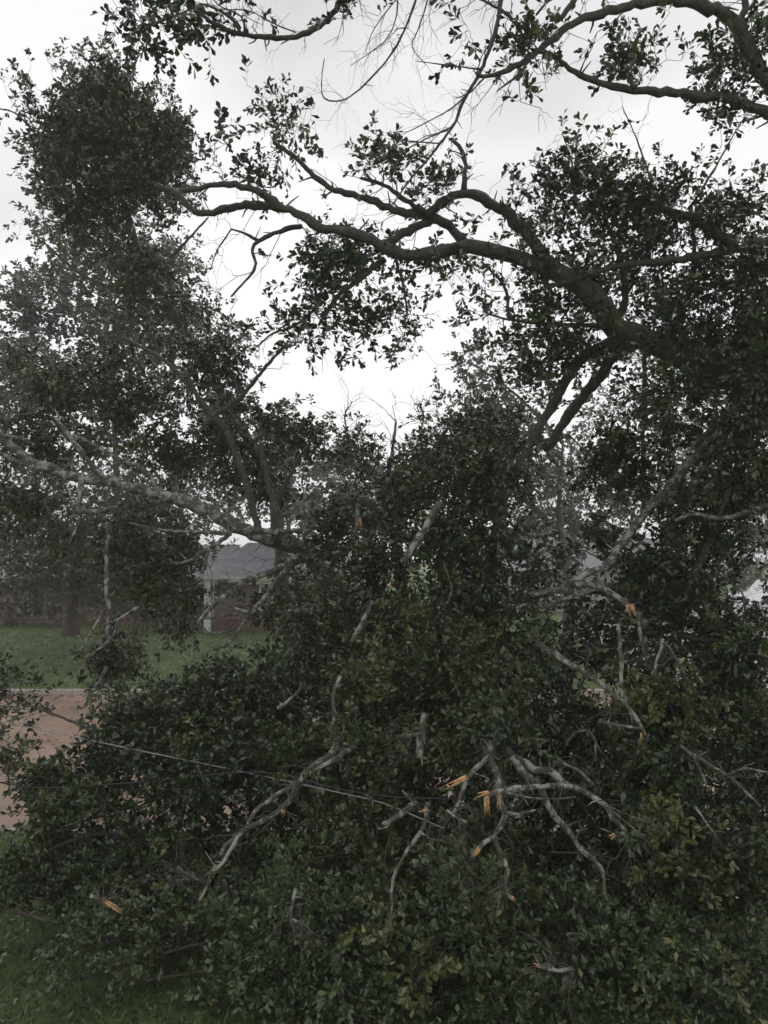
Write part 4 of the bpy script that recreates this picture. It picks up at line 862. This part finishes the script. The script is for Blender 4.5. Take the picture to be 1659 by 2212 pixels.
# ---- 9. bare broken branches in front
def bare(label, seed, lines, ends, base, cat="branch", leaves=(), near=0.8):
    b = Plant("bare_branch", label, cat, base, "bare snapped branches in front of the heap", bark='bark_pale', seed=seed)
    for k, (pts, d0, d1, r0, r1) in enumerate(lines):
        b.line(pts, d0 - near, d1 - near, r0, r1, 'limb' if k == 0 else 'side_branch', stubs=max(3, len(pts) // 2))
    for e in ends: b.splinter(*(e[:2] + (e[2] - near,) + e[3:]))
    b.bare_twigs(5 + 7 * len(lines), 0.08, 0.38)
    if leaves:
        for c in leaves: b.cloud(*(c[:4] + (c[4] - near,) + c[5:]), spread=0.08)
        b.finish(size=0.075, per=12, length=0.2, sag=0.4, singles=60, mid=True)
    return b
bare("pale forked bare branch slanting down left over the grey cable", 51,
     [([(745, 1585), (733, 1603), (715, 1633), (680, 1653), (653, 1683), (636, 1712), (612, 1744), (583, 1765), (542, 1785), (510, 1806), (481, 1838), (478, 1858), (451, 1888), (447, 1914), (431, 1943)], 7.7, 6.9, 9, 3),
      ([(765, 1610), (747, 1624), (715, 1644), (683, 1662)], 7.6, 7.4, 6, 5), ([(645, 1690), (633, 1697), (589, 1721), (554, 1750), (536, 1778)], 7.35, 7.15, 6, 4), ([(520, 1800), (513, 1811), (492, 1847), (470, 1875), (452, 1885)], 7.1, 6.9, 5, 3), ([(440, 1905), (410, 1890), (388, 1880)], 6.9, 6.9, 3, 2), ([(612, 1744), (612, 1752)], 7.2, 7.2, 4, 4)],
     [(611, 1748, 7.2, 610, 1764, 4, 4), (205, 1945, 7.4, 245, 1965, 5, 4, 0.5)][:1], at(745, 1585, 7.7), leaves=[(765, 1590, 60, 40, 7.6, .15, 34), (455, 1900, 40, 30, 6.95, .1, 8), (600, 1700, 30, 20, 7.3, .1, 5)])
bare("big bare branch forking right, its snapped end pointing left", 52,
     [([(1075, 1540), (1080, 1593), (1096, 1628), (1125, 1646), (1154, 1661), (1186, 1664), (1215, 1689), (1240, 1704), (1275, 1718), (1308, 1739), (1322, 1768), (1351, 1793), (1354, 1818), (1361, 1847)], 7.9, 6.9, 12, 3.5),
      ([(1238, 1699), (1186, 1697), (1132, 1702), (1089, 1707), (1055, 1716)], 7.25, 7.0, 6, 6), ([(1105, 1635), (1111, 1643), (1132, 1668), (1157, 1693), (1179, 1725), (1189, 1750), (1207, 1775), (1232, 1797), (1254, 1833), (1286, 1861), (1300, 1883), (1308, 1929)], 7.6, 7.0, 9, 4),
      ([(1322, 1750), (1368, 1790), (1404, 1825)], 7.0, 6.9, 2, 1.5), ([(1310, 1740), (1380, 1770), (1420, 1785)], 7.0, 6.9, 2, 1.2), ([(1352, 1800), (1335, 1803), (1326, 1806)], 6.95, 6.9, 4, 4), ([(1085, 1710), (1140, 1722), (1190, 1726), (1240, 1722)], 7.0, 7.0, 2.4, 1.6)],
     [(1056, 1714, 7.0, 1030, 1722, 6, 6, 0.5), (1050, 1722, 6.98, 1052, 1758, 6, 4, 0.3), (1328, 1804, 6.9, 1316, 1810, 4, 5)], at(1075, 1540, 7.9), leaves=[(1075, 1545, 55, 45, 7.75, .15, 40), (1390, 1790, 40, 30, 6.9, .1, 12)])
bare("crooked bare branch hanging straight down with an orange torn tip", 53,
     [([(1058, 1600), (1061, 1646), (1075, 1671), (1075, 1693), (1070, 1710), (1086, 1743), (1089, 1775), (1068, 1807), (1082, 1843), (1096, 1879), (1089, 1915), (1104, 1940)], 7.6, 6.9, 9, 4),
      ([(1068, 1807), (1050, 1818), (1036, 1832)], 7.1, 7.0, 5, 5), ([(1088, 1755), (1120, 1758), (1155, 1750)], 7.1, 7.0, 4, 2.5), ([(1068, 1700), (1078, 1725), (1080, 1740)], 7.15, 7.1, 4, 3), ([(1090, 1910), (1070, 1920), (1055, 1928)], 6.95, 6.9, 2.5, 1.5)],
     [(1037, 1830, 7.0, 1020, 1852, 5, 5), (1080, 1715, 7.05, 1076, 1745, 4, 4, 0.4), (1103, 1938, 6.9, 1112, 1946, 4, 5)], at(1058, 1600, 7.6))
bare("bare branch with a long reddish torn strip left of the crooked one", 54,
     [([(1085, 1590), (1061, 1628), (1043, 1650), (1018, 1668), (1000, 1707), (982, 1754)], 7.7, 7.1, 7, 4), ([(965, 1750), (985, 1765), (1005, 1775)], 7.1, 7.0, 3, 2)],
     [(1008, 1678, 7.2, 955, 1705, 5, 3, 0.2)], at(1085, 1590, 7.7))
bare("thin reddish-brown dead branch trailing down in the middle", 55,
     [([(925, 1735), (921, 1752), (917, 1782), (889, 1825), (864, 1865), (849, 1897), (846, 1951), (844, 1990)], 7.4, 6.8, 5, 2.5), ([(900, 1735), (889, 1740), (864, 1761), (830, 1779)], 7.35, 7.2, 7, 5), ([(905, 1795), (930, 1812), (955, 1815)], 7.2, 7.1, 2.5, 1.6)],
     [(920, 1750, 7.3, 902, 1755, 4, 4)], at(925, 1735, 7.4))
bare("pale straight limb sloping down right before the driveway gap", 56,
     [([(1160, 1390), (1185, 1407), (1220, 1428), (1261, 1452), (1296, 1477), (1331, 1504), (1359, 1532), (1380, 1560), (1392, 1585)], 8.4, 7.8, 8, 4), ([(1335, 1347), (1342, 1428), (1342, 1490), (1352, 1520)], 8.2, 8.0, 4, 5), ([(1300, 1560), (1350, 1570), (1385, 1575)], 7.9, 7.8, 5, 3)],
     [(1385, 1583, 7.8, 1386, 1600, 2.5, 4)], at(1160, 1390, 8.4), leaves=[(1160, 1395, 50, 40, 8.3, .15, 26)])
bare("thin bare twig hanging beside the orange snapped stub", 57, [([(1378, 1325), (1380, 1340), (1387, 1393), (1397, 1424)], 8.8, 8.7, 4, 3)], [], at(1378, 1325, 8.8))
bare("two short crossed bare twigs hanging above the yellow-green clump", 58, [([(1432, 1380), (1429, 1396), (1418, 1430), (1415, 1456)], 8.6, 8.5, 3.5, 3), ([(1430, 1385), (1446, 1400), (1462, 1428), (1478, 1455)], 8.6, 8.5, 3.5, 3)], [], at(1432, 1380, 8.6))
bare("forked bare branch low at the right edge in the shade", 59, [([(1470, 1610), (1488, 1623), (1530, 1651), (1568, 1672), (1596, 1696), (1640, 1740)], 7.6, 7.2, 4, 3), ([(1495, 1630), (1510, 1660), (1524, 1690)], 7.5, 7.4, 3, 2.5), ([(1570, 1675), (1605, 1660), (1655, 1668)], 7.3, 7.2, 3, 2), ([(1500, 1740), (1520, 1770), (1548, 1810)], 7.4, 7.2, 3, 2)], [], at(1470, 1610, 7.6), leaves=[(1470, 1610, 40, 30, 7.6, .15, 18)])
bare("arched grey twig bent over below the straight pale limb", 60, [([(1180, 1630), (1210, 1645), (1245, 1662), (1282, 1694)], 7.8, 7.6, 4, 3), ([(1222, 1610), (1240, 1585), (1268, 1578), (1285, 1600), (1286, 1640)], 7.9, 7.8, 3, 2.5)], [], at(1180, 1630, 7.8))
bare("short pale stick lying on the leaf litter with an orange end", 61, [([(1240, 2090), (1215, 2096), (1180, 2092), (1162, 2085)], 6.5, 6.5, 4, 4)], [(1166, 2087, 6.5, 1150, 2082, 4, 4)], at(1240, 2090, 6.5))
bare("grey upright twig on the leaf litter left of centre", 62, [([(640, 1920), (632, 1950), (628, 1985), (636, 2010)], 6.9, 6.8, 4, 3), ([(632, 1985), (650, 2000)], 6.8, 6.8, 2.5, 2)], [], at(640, 1920, 6.9))
bare("pale bare branches leaning up through the leaves over the trunk's foot", 63, [([(600, 1530), (640, 1500), (650, 1482)], 8.3, 8.2, 4, 3), ([(735, 1460), (720, 1500), (722, 1540), (715, 1580)], 8.0, 7.9, 4, 4), ([(760, 1390), (790, 1330), (805, 1300)], 8.8, 8.8, 5, 4)], [], at(715, 1580, 7.9))
bare("whitish broken trunk stub standing in the centre leaves", 64, [([(920, 1540), (912, 1580), (905, 1640)], 7.9, 7.8, 7, 8), ([(912, 1585), (890, 1588), (860, 1590)], 7.85, 7.8, 5, 3)], [], at(905, 1640, 7.8))
bare("rusty red split stick low at the left in the leaves", 65, [([(195, 1935), (215, 1942), (225, 1947)], 7.2, 7.2, 4, 4)], [(222, 1945, 7.2, 262, 1968, 5, 4, 0.4)], at(195, 1935, 7.2))

# ------------------------------------------------------------------ fallen cables
def cable(name, label, pts, d0, d1, r, m):
    q = np.array(pts, float); u = np.linspace(0, 1, len(pts)); P = np.array([at(x, y, d0 + (d1 - d0) * t) for (x, y), t in zip(pts, u)])
    P, R = smooth_line(P, np.full(len(P), r), 0.15); V, F = tubes(P[None], R[None], 6)
    o = mesh_np(name, V, F, m, smooth=True); o["label"] = label; o["category"] = "cable"; return o
cable("fallen_cable", "pale grey cable running down from the left edge through the leaves to the centre", [(-300, 1490), (0, 1558), (90, 1577), (275, 1616), (500, 1662), (640, 1692), (740, 1714), (830, 1736), (960, 1790)], 8.75, 7.35, 0.0065, M['cable'])
cable("fallen_cable", "thin black cable sagging just below the pale grey cable", [(-300, 1650), (0, 1690), (90, 1702), (300, 1690), (560, 1668), (720, 1702), (850, 1722), (980, 1725)], 8.4, 7.3, 0.008, M['cable_black'])

# ------------------------------------------------------------------ grass
def grass(name, n, xr, yr, h, wdt, seed, flat=0.45):
    rng = np.random.default_rng(seed); x = rng.uniform(*xr, n); y = rng.uniform(*yr, n)
    z = np.where(y > 23, gz(x, y), 0.0); a = rng.uniform(0, 6.28, n); hh = h * rng.uniform(0.5, 1.3, n)
    base = np.stack([x, y, z], -1); s = np.stack([np.cos(a), np.sin(a), 0 * a], -1) * wdt; lean = rng.normal(0, flat, (n, 3)) + np.array([-0.3, -0.2, 0]); lean[:, 2] = 1; lean = nrm(lean)
    V = np.stack([base - s, base + s, base + lean * hh[:, None] * .6 + s * .6, base + lean * hh[:, None] + rng.normal(0, .25, (n, 3)) * hh[:, None] * np.array([1, 1, 0])], 1).reshape(-1, 3)
    F = (np.array([[0, 1, 2], [0, 2, 3]])[None] + (np.arange(n) * 4)[:, None, None]).reshape(-1, 3)
    o = mesh_np(name, V, F, M['grass'], tint=np.repeat(np.clip(rng.normal(0.45, 0.22, n), 0, 1), 4)); o["kind"] = "stuff"
grass("grass", 50000, (-6.5, 6.5), (5.6, 11.4), 0.10, 0.006, 5, 0.9)
grass("grass", 45000, (-25, 12), (22.7, 37), 0.10, 0.012, 6)

def litter(n, xr, yr, size, seed, m='leaf'):
    rng = np.random.default_rng(seed); x = rng.uniform(*xr, n); y = yr[0] + (yr[1] - yr[0]) * rng.uniform(0, 1, n)
    z = np.where(y < ST0 - .16, 0.05, np.where(y < ST1 + .16, -0.115, gz(x, y) + 0.05))
    p = np.stack([x, y, z], -1); ld = nrm(rng.normal(0, 1, (n, 3)) * np.array([1, 1, .15])); nn = nrm(np.array([0, 0, 1]) + rng.normal(0, .25, (n, 3))); sd_ = nrm(np.cross(ld, nn))
    nn = np.cross(sd_, ld); sz = size * rng.uniform(.6, 1.3, n)[:, None, None]
    V = p[:, None] + (sd_[:, None] * LEAF5_T[None, :, 0:1] + ld[:, None] * LEAF5_T[None, :, 1:2] + nn[:, None] * LEAF5_T[None, :, 2:3]) * sz
    F = (LEAF5_F[None] + (np.arange(n) * 5)[:, None, None]).reshape(-1, 3)
    o = mesh_np("fallen_leaves", V.reshape(-1, 3), F, M[m], tint=np.repeat(np.clip(rng.normal(.6, .3, n), 0, 1), 5)); o["kind"] = "stuff"
litter(5000, (-7, 7), (5.8, 11.3), 0.085, 71); litter(2600, (-14, 14), (11.6, 22.4), 0.10, 72); litter(3500, (-20, 10), (22.6, 33), 0.15, 73); litter(500, (-12, 12), (21.2, 22.4), 0.13, 74)

# ------------------------------------------------------------------ rain haze
hb = MB().box(-156, 156, -45, 176, -1.3, 17.5)
hm = bpy.data.materials.new("rain_haze"); hm.use_nodes = True; ht = hm.node_tree; ht.nodes.clear()
ho = ht.nodes.new("ShaderNodeOutputMaterial"); pv = ht.nodes.new("ShaderNodeVolumePrincipled")
pv.inputs['Color'].default_value = (0.96, 0.935, 0.945, 1); pv.inputs['Density'].default_value = 0.0019; pv.inputs['Anisotropy'].default_value = 0.2
ht.links.new(pv.outputs[0], ho.inputs['Volume'])
hz_ = hb.build("haze", hm); hz_["kind"] = "stuff"
